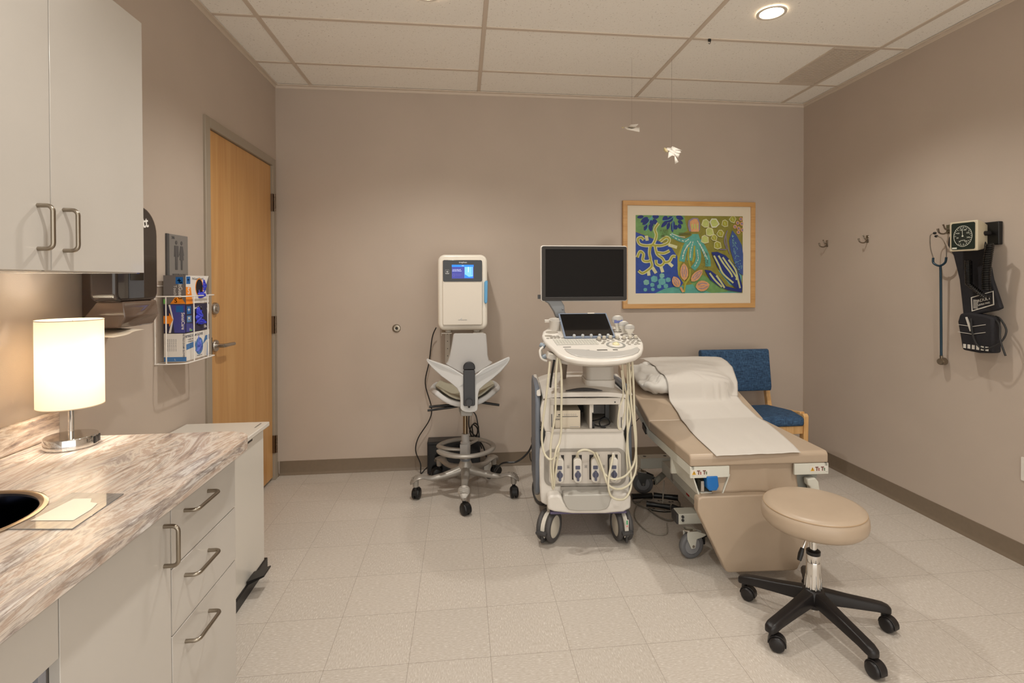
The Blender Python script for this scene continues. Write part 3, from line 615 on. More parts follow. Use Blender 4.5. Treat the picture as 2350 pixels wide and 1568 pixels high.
cor = [[(590, 430), (545, 500), (560, 570), (540, 640), (510, 690)], [(510, 690), (440, 700), (360, 680), (340, 620), (380, 600), (410, 630)], [(510, 690), (600, 700), (690, 670), (710, 620), (670, 600), (600, 650)], [(480, 710), (470, 790), (480, 870), (430, 890), (390, 870), (400, 800), (360, 770), (325, 840)], [(480, 870), (495, 940), (450, 990), (380, 1030), (335, 1000)], [(540, 700), (560, 800), (620, 850), (640, 900), (600, 940), (550, 920), (545, 870)], [(560, 780), (640, 790), (710, 760)], [(630, 900), (700, 890), (740, 830), (780, 830)], [(440, 580), (450, 640)], [(700, 690), (800, 720)], [(690, 900), (740, 950)], [(600, 950), (620, 1020)], [(500, 960), (540, 1030)], [(450, 1000), (455, 1060)]]
for c_ in cor: strk(c_, 38, CRE)
for c_ in cor[:8]: strk(c_, 19, MU)
strk([(500, 690), (470, 800), (490, 900)], 18, MU)
for x_, y_, r_ in ((420, 1140, 34), (515, 1100, 40), (608, 1060, 30), (605, 1130, 44), (680, 1110, 30), (490, 1170, 26), (570, 1190, 26), (650, 1185, 28), (405, 1228, 22), (495, 1225, 22)): shp([(x_ + dx_ * r_, y_ + dy_ * r_) for dx_, dy_ in ((-1, -.4), (-.2, -1), (.9, -.7), (1, .5), (.2, 1), (-.8, .8))], TU if (x_ + y_) % 3 else AQ)
strk([(730, 560), (800, 610), (900, 640), (990, 600)], 50, TE)
for p_ in ([(980, 610), (900, 720), (850, 890)], [(990, 620), (960, 760), (945, 880)], [(1010, 640), (1050, 780), (1040, 900), (980, 980)], [(1040, 620), (1110, 720), (1160, 850), (1165, 950)]): strk(p_, 66, TE)
for p_ in ([(940, 720), (930, 830), (950, 960)], [(1010, 700), (1000, 820), (980, 900)]): strk(p_, 20, MU)
shp([(985, 560), (1060, 560), (1090, 660), (950, 660)], TE)
rnd = random.Random(4)
for p_ in ([(730, 570), (800, 620), (900, 650), (960, 610)], [(750, 560), (830, 590), (910, 600)], [(960, 660), (900, 740), (850, 850)], [(990, 660), (960, 770), (950, 860)], [(1050, 650), (1100, 740), (1140, 850)], [(1080, 690), (1130, 790), (1165, 880)], [(1040, 760), (1050, 860), (990, 970)], [(920, 700), (880, 770), (855, 880)]):
    for k in range(7):
        i = min(len(p_) - 2, int(k / 7 * (len(p_) - 1))); f_ = k / 7 * (len(p_) - 1) - i; a = Vector(p_[i]).lerp(Vector(p_[i + 1]), f_); d_ = (Vector(p_[i + 1]) - Vector(p_[i])).normalized() * 12
        strk([a - d_, a + d_], 8, PA, 1)
shp([(935, 460), (945, 400), (1000, 368), (1060, 372), (1085, 430), (1080, 510), (1060, 530), (950, 530)], MA)
shp([(960, 450), (965, 410), (1010, 380), (1050, 385), (1070, 430), (1065, 535), (975, 535)], PE)
for x_ in (988, 1018, 1050): shp(ell(x_, 470, 9, 34, 10), LI); 
for cx_, cy_, s_, rt in ((1150, 435, 52, .2), (1255, 430, 58, -.5), (1385, 435, 44, .1), (1482, 385, 44, .5), (1195, 535, 54, -.2), (1325, 555, 46, .4), (1135, 625, 52, 0), (1248, 605, 40, .3), (1285, 695, 50, -.1)):
    o1 = [(cx_ + s_ * k_ * math.cos(rt + a), cy_ + s_ * k_ * math.sin(rt + a)) for a, k_ in ((.7, 1.15), (1.7, 1), (2.6, 1.1), (3.9, 1), (4.7, 1.05), (5.7, 1))]
    shp(o1, PA if cx_ == 1255 else CRE); shp([(cx_ + (x - cx_) * .8, cy_ + (y - cy_) * .8) for x, y in o1], LI if (cx_ // 10) % 2 else MU)
    strk([(cx_ - 8, cy_ - s_ * .4), (cx_ + 4, cy_ + s_ * .4)], 10, LI)
for cx_, cy_ in ((1540, 430), (1590, 440), (1505, 475), (1550, 495), (1595, 515), (1545, 540), (1580, 385)): shp(ell(cx_, cy_, 24, 24, 12), PE); shp(ell(cx_, cy_, 13, 14, 10), MA)
strk([(1410, 520), (1370, 640), (1390, 740), (1310, 745)], 14, PL_); strk([(1390, 560), (1400, 700), (1430, 800)], 12, PL_)
shp([(1470, 518), (1520, 580), (1580, 690), (1600, 800), (1590, 1060), (1540, 1030), (1480, 900), (1440, 760), (1428, 640)], SL)
for k in range(70):
    t_ = rnd.random(); cx_ = 1470 + 60 * t_ + rnd.uniform(-30, 45) * (.3 + t_); cy_ = 570 + 420 * t_; shp(ell(cx_, cy_, 5, 5, 6), AQ)
shp([(1205, 780), (1280, 775), (1380, 820), (1480, 930), (1540, 1060), (1570, 1190), (1560, 1265), (1470, 1200), (1360, 1080), (1270, 950)], NA)
shp([(1115, 990), (1190, 1000), (1290, 1080), (1370, 1190), (1560, 1240), (1560, 1268), (1400, 1240), (1290, 1195), (1180, 1110)], NA)
for p_ in ([(1235, 820), (1290, 930), (1340, 1040), (1460, 1150)], [(1290, 820), (1350, 920), (1430, 1030), (1450, 1080)], [(1340, 840), (1400, 930), (1500, 1080), (1490, 1110)], [(1410, 870), (1490, 990), (1520, 1120), (1540, 1215)], [(1175, 1030), (1240, 1120), (1320, 1200)], [(1255, 1060), (1310, 1140), (1350, 1210)]): strk(p_, 20, CRE); strk(p_, 8, LI)
strk([(860, 1260), (880, 1160), (930, 1080), (940, 980)], 22, MU); strk([(820, 1200), (850, 1260)], 26, PE)
for x0, y0, x1, y1, wd in ((870, 1120, 870, 910, 100), (800, 1200, 740, 1070, 96), (950, 1130, 1090, 990, 90), (1000, 1200, 1170, 1170, 130)):
    leaf(x0, y0, x1, y1, wd, PE); a = Vector((x0, y0)); b_ = Vector((x1, y1)); nn = Vector((-(b_ - a).y, (b_ - a).x)).normalized() * wd * .25
    for s_ in (-1, 1): strk([a.lerp(b_, .2) + nn * s_ * .6, a.lerp(b_, .5) + nn * s_, a.lerp(b_, .85) + nn * s_ * .4], 9, MA)
    strk([a.lerp(b_, .35), a.lerp(b_, .65)], 8, MA)
for k in range(40): x_ = 1080 + rnd.uniform(0, 60) + (k % 8) * 3; y_ = 780 + rnd.uniform(0, 190); strk([(x_, y_), (x_ + 8, y_ + 6)], 4, DK, 1)
for k in range(30): x_ = 590 + rnd.uniform(0, 110); y_ = 500 + rnd.uniform(0, 90); strk([(x_, y_), (x_ + 6, y_ + 14)], 4, DK, 1)
for k in range(16): x_ = 820 + 9 * k; strk([(x_, 545), (x_ + 8, 560), (x_, 575)], 5, DK, 1)
part('painting', aw, PM, pf, sharp=20)
# outlet & jack
oj = thing('wall_jack', 'round steel wall jack on the bare back wall', 'wall jack', (.853, YB, 1.065))
part('cover', MB().lathe([(.0001, -.004), (.008, -.004), (.009, -.010), (.016, -.012), (.027, -.009), (.031, -.003), (.031, 0)], axis='y'), NICK, oj)
part('socket', MB().lathe([(.0001, -.0142), (.007, -.0142), (.0085, -.011), (.0085, -.005)], axis='y'), BLACK, oj)
def outlet(name, lab, cat, M_, parent_loc):
    t_ = thing(name, lab, cat, parent_loc)
    q = MB(); q.M = M_; q.prism(rr(-.036, .036, -.059, .059, .006, 3), -.006, 0, 'xz'); part('face_plate', q, P('outlet_white', (222, 216, 206), .35), t_, bevel=.0015, seg=1)
    for s_ in (-1, 1):
        q = MB(); q.M = M_; q.prism(rr(-.017, .017, s_ * .021 - .014, s_ * .021 + .014, .007, 3), -.0075, -.005, 'xz'); q.box(-.008, -.006, -.0079, -.007, s_ * .021 - .003, s_ * .021 + .006, 1); q.box(.006, .008, -.0079, -.007, s_ * .021 - .003, s_ * .021 + .006, 1)
        part('receptacle', q, [P('outlet_white', (222, 216, 206), .35), BLACK], t_)
    return t_
t_ = outlet('wall_outlet', 'white wall outlet on the back wall behind the ultrasound column', 'outlet', Matrix.Identity(4), (2.155, YB, .652))
q = MB(); q.box(-.012, .012, -.035, -.008, -.035, -.008); q.tube([(0, -.03, -.03), (0, -.045, -.05), (-.01, -.04, -.09), (-.03, -.03, -.2), (-.12, -.03, -.38), (-.2, -.04, -.5)], .004, 8, smooth=5)
o = part('power_plug', q, BLACK, None); o.location = (2.155, YB, .652); tag(o, 'black power plug and cord in the outlet behind the ultrasound machine', 'plug')
Rz = Matrix.Rotation(-PI / 2, 4, 'Z')
outlet('wall_outlet', 'white wall plate low on the right wall at the frame edge', 'outlet', Rz, (W, 2.262, .478))
# coat hooks
def hook(y, z, lab):
    t_ = thing('coat_hook', lab, 'coat hook', (W, y, z), group='chrome double coat hooks on the right wall')
    q = MB(); q.box(-.004, 0, -.011, .011, -.022, .028); q.tube([(-.003, 0, .0), (-.02, 0, .004), (-.03, 0, .022), (-.034, 0, .030)], [.005, .0045, .004, .006], 10, smooth=4)
    q.tube([(-.003, 0, -.012), (-.03, 0, -.024), (-.058, 0, -.018), (-.068, 0, .006)], [.005, .0045, .0045, .0065], 10, smooth=4)
    part('hook_body', q, P('hook_chrome', (150, 140, 128), .2, 1), t_, bevel=.001, seg=1); return t_
hook(3.70, 1.694, 'chrome coat hook nearest the corner on the right wall'); hook(3.30, 1.697, 'middle chrome coat hook on the right wall'); hook(2.70, 1.705, 'chrome coat hook holding the stethoscope')
# stethoscope
stt = thing('stethoscope', 'blue tubed stethoscope hanging from a hook on the right wall', 'stethoscope', (4.05, 2.69, 1.68))
BLT = P('teal_blue_tube', (20, 50, 66), .3)
q = W2(stt); q.tube([(4.05, 2.735, 1.545), (4.046, 2.728, 1.515), (4.05, 2.694, 1.498), (4.05, 2.66, 1.515), (4.045, 2.648, 1.545)], .006, 10, smooth=6); q.tube([(4.05, 2.694, 1.499), (4.055, 2.692, 1.47), (4.062, 2.695, 1.2), (4.07, 2.700, .985)], .0065, 10, smooth=6); part('tubing', q, BLT, stt)
q = W2(stt); q.tube([(4.05, 2.735, 1.545), (4.04, 2.742, 1.60), (4.03, 2.735, 1.67), (4.035, 2.715, 1.686)], .0028, 8, smooth=5); q.tube([(4.045, 2.648, 1.545), (4.035, 2.640, 1.60), (4.03, 2.66, 1.65), (4.035, 2.70, 1.668)], .0028, 8, smooth=5); part('headset', q, STEEL, stt)
q = W2(stt); q.ball((4.036, 2.712, 1.686), .0075, sy=1.4); q.ball((4.036, 2.702, 1.668), .0075, sy=1.4); part('ear_tips', q, BLACK, stt)
q = W2(stt); q.cyl((4.07, 2.700, .985), (4.075, 2.703, .955), .008); q.cyl((4.060, 2.695, .950), (4.092, 2.705, .950), .019, .022); q.cyl((4.052, 2.692, .950), (4.060, 2.695, .950), .014); part('chest_piece', q, NICK, stt)
# sphygmomanometer
bp = thing('blood_pressure_gauge', 'wall-mounted aneroid blood pressure gauge with black cuffs on the right wall', 'blood pressure monitor', (4.08, 2.45, 1.6))
part('wall_bracket', W2(bp).box(4.085, 4.1095, 2.395, 2.505, 1.60, 1.72), BLACK, bp, bevel=.003)
q = W2(bp); Mg = Matrix.Translation((3.985, 2.475, 1.648)) @ Matrix.Rotation(math.radians(8), 4, 'Z'); q.M = q.M @ Mg
q.add([(x, y, z) for x, (a, b_) in ((-.022, (.070, .080)), (.03, (.062, .072)), (.10, (.035, .06))) for y, z in ((-a, -b_), (a, -b_), (a, b_), (-a, b_))], [(0, 1, 2, 3), (0, 4, 5, 1), (1, 5, 6, 2), (2, 6, 7, 3), (3, 7, 4, 0), (4, 8, 9, 5), (5, 9, 10, 6), (6, 10, 11, 7), (7, 11, 8, 4), (8, 11, 10, 9)])
part('gauge_case', q, P('gauge_beige', (196, 184, 158), .4), bp, bevel=.006, seg=3)
q = W2(bp); q.M = q.M @ Mg; q.prism(rr(-.058, .058, -.070, .070, .008, 3), -.0235, -.0215, 'yz', 0)
q.prism(ell(0, 0, .049, .058, 32), -.0243, -.0235, 'yz', 1); q.ring(ell(0, 0, .046, .055, 32), ell(0, 0, .044, .053, 32), -.0248, -.0243, 'yz', 2)
for k in range(26):
    a = math.radians(-60 + 300 * k / 25 - 0) + PI / 2 + math.radians(60) - math.radians(90); r0, r1 = (.033, .042) if k % 2 == 0 else (.038, .042)
    ca, sa_ = math.cos(a), math.sin(a); q.tube([(-.0249, r0 * ca, r0 * 1.2 * sa_), (-.0249, r1 * ca, r1 * 1.2 * sa_)], .0011, 4, mi=2)
MG = lambda y, z, s=1: Matrix(((0, 0, -1, -.0246), (-1, 0, 0, y), (0, 1, 0, z), (0, 0, 0, 1)))
for k, st in enumerate(('20', '60', '100', '140', '180', '220', '260', '300')):
    a = math.radians(235 - k * 41.5); q.text(st, .010, MG(-.027 * math.cos(a), .034 * math.sin(a)), 2, .0002)
q.text('mmHg', .009, MG(0, -.022), 2, .0002); q.tube([(-.0262, 0, 0), (-.0262, .002, .040)], .0012, 4, mi=2); q.cyl((-.0275, 0, 0), (-.0245, 0, 0), .004, n=12, mi=2)
q.box(-.0245, -.0232, .030, .054, -.066, -.058, 2)
part('dial', q, [P('dial_green', (28, 40, 34), .25), P('dial_dark', (22, 34, 30), .15, coat=.5), P('dial_print', (206, 206, 190), .4)], bp)
CUF = P('cuff_nylon', (30, 28, 32), .75, bump=.5, bscale=300, noise=.1); CUFP = P('cuff_print', (204, 198, 188), .6)
def strip(mb, cl, ws, th, mi=0):
    """cloth strip: centre line (y,z,x), half widths along y"""
    o1 = [(y + w_, z) for (y, z), w_ in zip(cl, ws)] + [(y - w_, z) for (y, z), w_ in list(zip(cl, ws))[::-1]]
    return o1
q = W2(bp); up_ = [(2.625, 1.655), (2.560, 1.712), (2.50, 1.72), (2.42, 1.60), (2.385, 1.42), (2.335, 1.275), (2.36, 1.262), (2.43, 1.245), (2.49, 1.225), (2.535, 1.215), (2.545, 1.30), (2.56, 1.42), (2.595, 1.55), (2.63, 1.61)]
q.prism(up_[::-1], 4.032, 4.056, 'yz'); part('cuff', q, CUF, bp, bevel=.008, seg=3)
q = W2(bp); lo_ = [(2.545, 1.235), (2.50, 1.245), (2.40, 1.235), (2.365, 1.225), (2.362, 1.045), (2.44, 1.035), (2.53, 1.04), (2.54, 1.10), (2.558, 1.19)]
q.prism(lo_[::-1], 4.020, 4.072, 'yz'); part('cuff', q, CUF, bp, bevel=.012, seg=3)
q = W2(bp)
q.ring([(2.372, 1.362), (2.49, 1.325), (2.485, 1.250), (2.368, 1.290)], [(2.376, 1.357), (2.485, 1.322), (2.481, 1.256), (2.373, 1.294)], 4.0300, 4.0316, 'yz')
for k in range(6): q.box(4.0300, 4.0316, 2.455 - .002, 2.455 + .022, 1.268 + k * .008, 1.268 + k * .008 + .004)
q.text('ADULT', .022, Matrix(((0, 0, -1, 4.030), (-1, 0, 0, 2.42), (0, 1, 0, 1.315), (0, 0, 0, 1))) @ Matrix.Rotation(.28, 4, 'Z'), extrude=.0008)
q.text('LATEX FREE', .012, Matrix(((0, 0, -1, 4.030), (-1, 0, 0, 2.42), (0, 1, 0, 1.293), (0, 0, 0, 1))) @ Matrix.Rotation(.28, 4, 'Z'), extrude=.0008)
for z in (1.175, 1.135): q.tube([(4.018, 2.55, z), (4.0175, 2.47, z - .004), (4.018, 2.40, z + .012)], .0016, 4)
for k in range(6): q.box(4.0180, 4.0195, 2.385 + k * .024, 2.385 + k * .024 + .015, 1.052, 1.074)
part('cuff_label', q, CUFP, bp); q = W2(bp)
q.prism([(2.600, 1.605), (2.578, 1.628), (2.560, 1.608), (2.572, 1.585)], 4.030, 4.0316, 'yz')
q.prism([(2.506, 1.218), (2.498, 1.220), (2.468, 1.150), (2.48, 1.145)], 4.014, 4.0192, 'yz')
part('cuff_label', q, CUFP, bp)
q = W2(bp); hp = []
for k in range(26 * 10):
    t_ = k / 10; a = 2 * PI * t_; z = 1.60 - .009 * t_; hp.append((4.028 + .016 * math.cos(a) - .03, 2.36 + .02 * math.sin(t_ / 26 * 2) + .016 * math.sin(a), z))
q.tube(hp, .0042, 6)
hp = []
for k in range(26 * 10):
    t_ = k / 10; a = 2 * PI * t_; f_ = t_ / 26; z = 1.52 - .20 * f_ + (.03 * max(0, f_ - .7)); y = 2.475 - .005 * f_ - .09 * max(0, f_ - .62) / .38; hp.append((3.998 + .015 * math.cos(a), y + .013 * math.sin(a), z))
q.tube(hp, .0038, 6); part('coiled_tube', q, BLACKG, bp)
q = W2(bp); q.tube([(4.01, 2.47, 1.215), (4.005, 2.46, 1.15), (4.0, 2.43, 1.085), (4.0, 2.385, 1.065), (4.02, 2.33, 1.10), (4.04, 2.315, 1.16), (4.05, 2.35, 1.215), (4.06, 2.385, 1.23)], .0045, 8, smooth=6); q.tube([(4.05, 2.40, 1.235), (4.03, 2.34, 1.19), (4.0, 2.31, 1.12), (3.99, 2.275, 1.045)], .0045, 8, smooth=6); part('rubber_tube', q, RUBBER, bp)
part('tube_outlet', W2(bp).cyl((4.03, 2.40, 1.565), (4.02, 2.37, 1.60), .007).cyl((4.02, 2.43, 1.66), (4.07, 2.43, 1.66), .012), BLACK, bp)
# paper birds
PAPER = P('folded_paper', (228, 220, 208), .8)
def fold(mb, tri): mb.add(tri, [tuple(range(len(tri)))])
def bird(name, lab, B_, polys, hang):
    t_ = thing(name, lab, 'paper bird', (B_[0], B_[1], B_[2]), group='paper birds hanging by the back wall')
    q = MB()
    for pl in polys[:-1]: fold(q, pl)
    o = part('folded_body', q, PAPER, t_, sharp=5); s_ = o.modifiers.new('t', 'SOLIDIFY'); s_.thickness = .0012
    q = MB(); fold(q, polys[-1]); o = part('beak', q, P('kraft_paper', (196, 180, 138), .8), t_); s_ = o.modifiers.new('t', 'SOLIDIFY'); s_.thickness = .0012
    part('thread', MB().cyl((hang, 0, .015), (hang, 0, H - B_[2]), .0005, n=5), P('nylon_thread', (120, 104, 90), .5), t_); return t_
s = .00286 * 1.0
def bp_(pts, c_, y=0): return [((x - c_[0]) * s / 9.79, (yy if False else y + dy), -(z - c_[1]) * s / 9.79) for (x, z, dy) in pts]
c1 = (600, 475)
bird('paper_bird', 'folded white paper bird hanging higher, seen side-on', (2.425, 3.25, 2.395), [
    bp_([(430, 470, 0), (470, 452, .005), (515, 462, .01), (660, 495, .01), (775, 455, 0), (772, 560, 0), (490, 520, -.005)], c1),
    bp_([(515, 462, .01), (575, 400, .03), (825, 412, .05), (700, 440, .03), (660, 495, .01)], c1),
    bp_([(515, 462, .01), (540, 440, -.03), (700, 430, -.04), (660, 495, .01)], c1),
    bp_([(370, 460, 0), (430, 462, .002), (432, 478, -.002), (380, 490, 0)], c1)], .0)
c2 = (1590, 1000)
bird('paper_bird', 'folded white paper bird hanging lower with spread wings and forked tail', (2.70, 3.25, 2.245), [
    bp_([(1410, 940, 0), (1470, 885, .01), (1550, 890, .01), (1640, 1000, 0), (1600, 1050, -.01), (1500, 990, -.02)], c2),
    bp_([(1550, 890, .01), (1610, 838, .03), (1730, 850, .05), (1870, 910, .05), (1690, 930, .02), (1640, 1000, 0)], c2),
    bp_([(1640, 1000, 0), (1690, 930, .02), (1800, 935, .03), (1820, 970, .03), (1750, 1000, .01)], c2),
    bp_([(1500, 990, -.02), (1600, 1050, -.01), (1610, 1100, -.02), (1510, 1100, -.04), (1400, 1170, -.05), (1450, 1010, -.03)], c2),
    bp_([(1600, 1040, -.01), (1620, 1005, .0), (1755, 1020, .01), (1715, 1120, .01)], c2),
    bp_([(1600, 1050, -.01), (1640, 1090, .0), (1712, 1205, .0), (1630, 1255, .0)], c2),
    bp_([(1370, 905, 0), (1400, 895, 0), (1440, 950, -.01), (1450, 1010, -.02), (1405, 1015, -.01), (1370, 960, 0)], c2)], -.01)
# ================================================================ probe disinfector on the wall
YS = 3.60
kx = lambda cx: onp(1, YS, 980 + cx / 6.03, 665)[0]
X0, X1 = 1.176, 1.516
kz = lambda cy: 1.600 - (cy - 72) / 1068 * .522
kx = lambda cx: X0 + (cx - 120) / 705 * (X1 - X0)
tr = thing('probe_disinfector', 'white wall-mounted disinfection cabinet with a blue touchscreen and handle', 'medical cabinet', (1.346, YB, 1.078))
q = W2(tr); q.prism(rr(X0, X1, kz(1140), kz(72), .05, 8), YS + .02, YB - .03, 'xz'); part('housing', q, P('device_white', (226, 218, 204), .28), tr, bevel=.018, seg=4)
q = W2(tr); q.prism(rr(kx(188), kx(750), kz(1064), kz(148), .012, 4), YS + .002, YS + .03, 'xz'); part('front_door', q, P('device_white2', (220, 210, 195), .22), tr, bevel=.004)
q = W2(tr); q.prism(rr(kx(195), kx(748), kz(452), kz(151), .011, 4), YS - .002, YS + .004, 'xz'); part('display_panel', q, BLACKG, tr, bevel=.001)
q = W2(tr); yy = YS - .0024
sc0, sc1, sz0, sz1 = kx(320), kx(628), kz(409), kz(217)
q.box(sc0, sc1, yy, YS, sz0, sz1, 0); q.box(sc0, sc1, yy - .0003, yy, kz(246), sz1, 1); q.box(kx(500), kx(618), yy - .0003, yy, kz(402), kz(247), 2)
q.box(kx(550), kx(557), yy - .0006, yy, kz(320), kz(247), 3); q.prism([(kx(502), kz(402)), (kx(618), kz(402)), (kx(618), kz(378)), (kx(560), kz(386)), (kx(520), kz(360)), (kx(502), kz(350))], yy - .0006, yy, 'xz', 1); q.box(kx(600), kx(606), yy - .0006, yy, kz(360), kz(250), 1)
MF = lambda x, z, y_=yy - .0004: Matrix(((1, 0, 0, x), (0, 0, -1, y_), (0, 1, 0, z), (0, 0, 0, 1)))
q.text('Load probe and', .0088, MF(kx(388), kz(284)), 3, .0001); q.text('chemical indicator', .0088, MF(kx(392), kz(303)), 3, .0001); q.text('10:43', .007, MF(kx(474), kz(230)), 3, .0001)
q.text('Place probe in', .0065, MF(kx(415), kz(351)), 4, .0001); q.text('the chamber', .0065, MF(kx(412), kz(368)), 4, .0001); q.ring(rr(kx(330), kx(362), kz(378), kz(346), .002, 2), rr(kx(333), kx(359), kz(375), kz(349), .002, 2), yy - .0004, yy, 'xz', 4)
EM = lambda n_, c_, e: P(n_, c_, .3, emit=c_, es=e)
part('touchscreen', q, [EM('screen_indigo', (56, 62, 150), .55), EM('screen_blue', (22, 120, 236), .8), EM('screen_pale_blue', (110, 180, 245), .8), EM('screen_white', (225, 235, 255), .8), EM('screen_mauve', (110, 100, 170), .5)], tr)
q = W2(tr); q.text('trophon', .0165, MF(kx(478), kz(183), YS - .0024), 0, .0002, .0002); q.ring(rr(kx(226), kx(284), kz(345), kz(283), .003, 2), rr(kx(232), kx(278), kz(338), kz(290), .002, 2), YS - .0024, YS - .0018, 'xz', 1); q.ring(ell(kx(256), kz(314), .006, .006, 12), ell(kx(256), kz(314), .003, .003, 12), YS - .0025, YS - .0018, 'xz', 0); q.box(kx(228), kx(284), YS - .0025, YS - .0018, kz(343), kz(336), 0)
part('panel_marking', q, [P('panel_print', (206, 206, 206), .4), P('panel_print_grey', (120, 120, 120), .4)], tr)
q = W2(tr); q.text('nanosonics', .0135, MF(kx(468), kz(990), YS + .0016), 0, .0002); q.tube([(kx(440), YS + .0015, kz(985)), (kx(452), YS + .0015, kz(970)), (kx(460), YS + .0015, kz(968))], .0006, 4, smooth=3, mi=1); part('logo', q, [P('logo_grey', (120, 118, 116), .4), P('logo_blue', (90, 140, 190), .4)], tr)
q = W2(tr); q.prism([(kx(778), kz(745)), (kx(800), kz(768)), (kx(822), kz(745)), (kx(828), kz(440)), (kx(800), kz(440)), (kx(780), kz(462))], YS + .0, YS + .05, 'xz'); part('door_handle', q, P('handle_blue', (92, 160, 205), .35), tr, bevel=.003)
for c_ in (262, 668):
    q = W2(tr); q.lathe([(.018, 0), (.022, .004), (.022, .010), (.016, .014), (.0001, .014)], (kx(c_), YS + .07, 1.063)); part('foot', q, P('foot_white', (206, 200, 190), .3), tr, sharp=60)
for c_ in (235, 690):
    q = W2(tr); x_ = kx(c_); w_ = .019
    q.box(x_ - w_, x_ + w_, YB - .022, YB - .002, .80, 1.052).box(x_ - .034, x_ + .038, YS + .05, YB - .002, 1.052, 1.060).box(x_ - .034, x_ - .031, YS + .05, YB - .1, 1.038, 1.055)
    for z in (1.02, .965, .91, .855): q.cyl((x_, YB - .0225, z), (x_, YB - .0215, z), .0035, n=10, mi=1)
    part('wall_bracket', q, [P('bracket_white', (206, 198, 186), .4), BLACK], tr, bevel=.001, seg=1)
def yz(u, v, y): return tuple(onp(1, y, u, v))
q = MB(); pts = [yz(1001, 752, 3.9), yz(992, 775, 3.92), yz(985, 830, 3.93), yz(976, 880, 3.93), yz(990, 935, 3.93), yz(985, 965, 3.93), yz(960, 1005, 3.93), yz(954, 1035, 3.92), yz(965, 1065, 3.86)]
pts = [(x, min(y, YB - .008), max(z, .006)) for x, y, z in pts] + [(1.035, 3.88, .006), (1.06, 3.905, .02), (1.084, 3.91, .04)]
q.tube(pts, .0042, 8, smooth=6); o = part('electric_cable', q, BLACK); tag(o, 'thin black cord running down the wall from the white wall cabinet', 'cord')
q = MB(); c0 = yz(1084, 990, 3.90)
pts = [yz(1080, 765, 3.95), yz(1081, 880, 3.93), yz(1076, 960, 3.91), yz(1078, 985, 3.90), yz(1092, 1000, 3.89), yz(1098, 980, 3.88), yz(1088, 972, 3.90), yz(1078, 990, 3.91), yz(1090, 1010, 3.90), yz(1096, 985, 3.90), yz(1084, 975, 3.87), yz(1086, 1000, 3.86), yz(1090, 1018, 3.88), yz(1100, 1010, 3.90), yz(1094, 960, 3.92), yz(1086, 945, 3.94)]
q.tube(pts, .0048, 8, smooth=6); q.tube([yz(1092, 1005, 3.89), yz(1106, 1020, 3.9), yz(1114, 1040, 3.91), yz(1118, 1058, 3.93)], .0048, 8, smooth=5); q.tube([yz(1090, 1000, 3.87), yz(1098, 1010, 3.88), yz(1106, 1030, 3.88)], .0048, 8, smooth=5)
o = part('cable_bundle', q, BLACK); tag(o, 'black power cable tied in loops hanging behind the stool post', 'cable bundle')
# black box behind the stool
ub = thing('battery_backup', 'black box-shaped power unit on the floor against the back wall', 'power unit', (1.28, 3.87, 0))
part('case', W2(ub).box(1.085, 1.47, 3.838, 3.965, .012, .245), P('ups_black', (30, 29, 31), .3), ub, bevel=.006, seg=3)
part('front_bezel', W2(ub).box(1.095, 1.46, 3.832, 3.838, .024, .226), P('ups_black2', (18, 18, 20), .22), ub, bevel=.002)
q = W2(ub)
for x in (1.11, 1.44): q.box(x - .015, x + .015, 3.85, 3.95, 0, .013)
part('foot', q, RUBBER, ub)
q = MB(); q.box(1.50, 1.555, 3.90, 3.95, .0, .045, 0); o = part('plug_adapter', q, P('plug_white', (206, 200, 190), .5)); tag(o, 'small white adapter on the floor beside the black power unit', 'adapter')
q = MB(); q.tube([(1.475, 3.80, .04), (1.53, 3.66, .03), yz(1150, 1065, 3.35), yz(1185, 1060, 3.3), yz(1212, 1038, 3.3), yz(1228, 1005, 3.3), (1.83, 3.25, .48)], .006, 8, smooth=6)
q.tube([(1.83, 3.24, .50), yz(1223, 995, 3.35), yz(1221, 1020, 3.35), yz(1232, 1045, 3.35)], .0035, 8, smooth=5); q.tube([yz(1216, 1040, 3.35), yz(1218, 1056, 3.33), yz(1230, 1070, 3.3), (1.85, 3.2, .2)], .003, 8, smooth=5)
o = part('machine_cord', q, BLACK); tag(o, 'thick black cord sagging from the ultrasound machine towards the wall box', 'cord')
# ================================================================ saddle stool with foot ring
ss = thing('saddle_chair', 'grey and white saddle chair with foot ring and shaped back rest, below the wall cabinet', 'chair', (1.36, 3.52, 0))
ALU = P('silver_paint', (162, 156, 148), .36, .35)
lg = MB()
def leg_m(ang):
    q = MB(); q.M = Matrix.Rotation(ang, 4, 'Z')
    secs = [(.028, .158, .034, .036), (.06, .150, .029, .030), (.10, .142, .027, .025), (.15, .134, .025, .021), (.20, .129, .022, .018), (.235, .128, .022, .015), (.262, .136, .026, .013), (.29, .147, .033, .012), (.32, .149, .037, .012), (.345, .138, .035, .010), (.362, .122, .026, .009), (.370, .112, .012, .006)]
    vs = []
    for x, z, w_, h_ in secs:
        for k in range(10): a = 2 * PI * k / 10; vs.append((x, w_ * math.cos(a) * (1 if abs(math.cos(a)) < .9 else 1), z - .004 + h_ * math.sin(a)))
    fs = [(i * 10 + k, i * 10 + (k + 1) % 10, (i + 1) * 10 + (k + 1) % 10, (i + 1) * 10 + k) for i in range(len(secs) - 1) for k in range(10)] + [tuple(range(10))[::-1], tuple(range((len(secs) - 1) * 10, len(secs) * 10))]
    q.add(vs, fs)
    return q
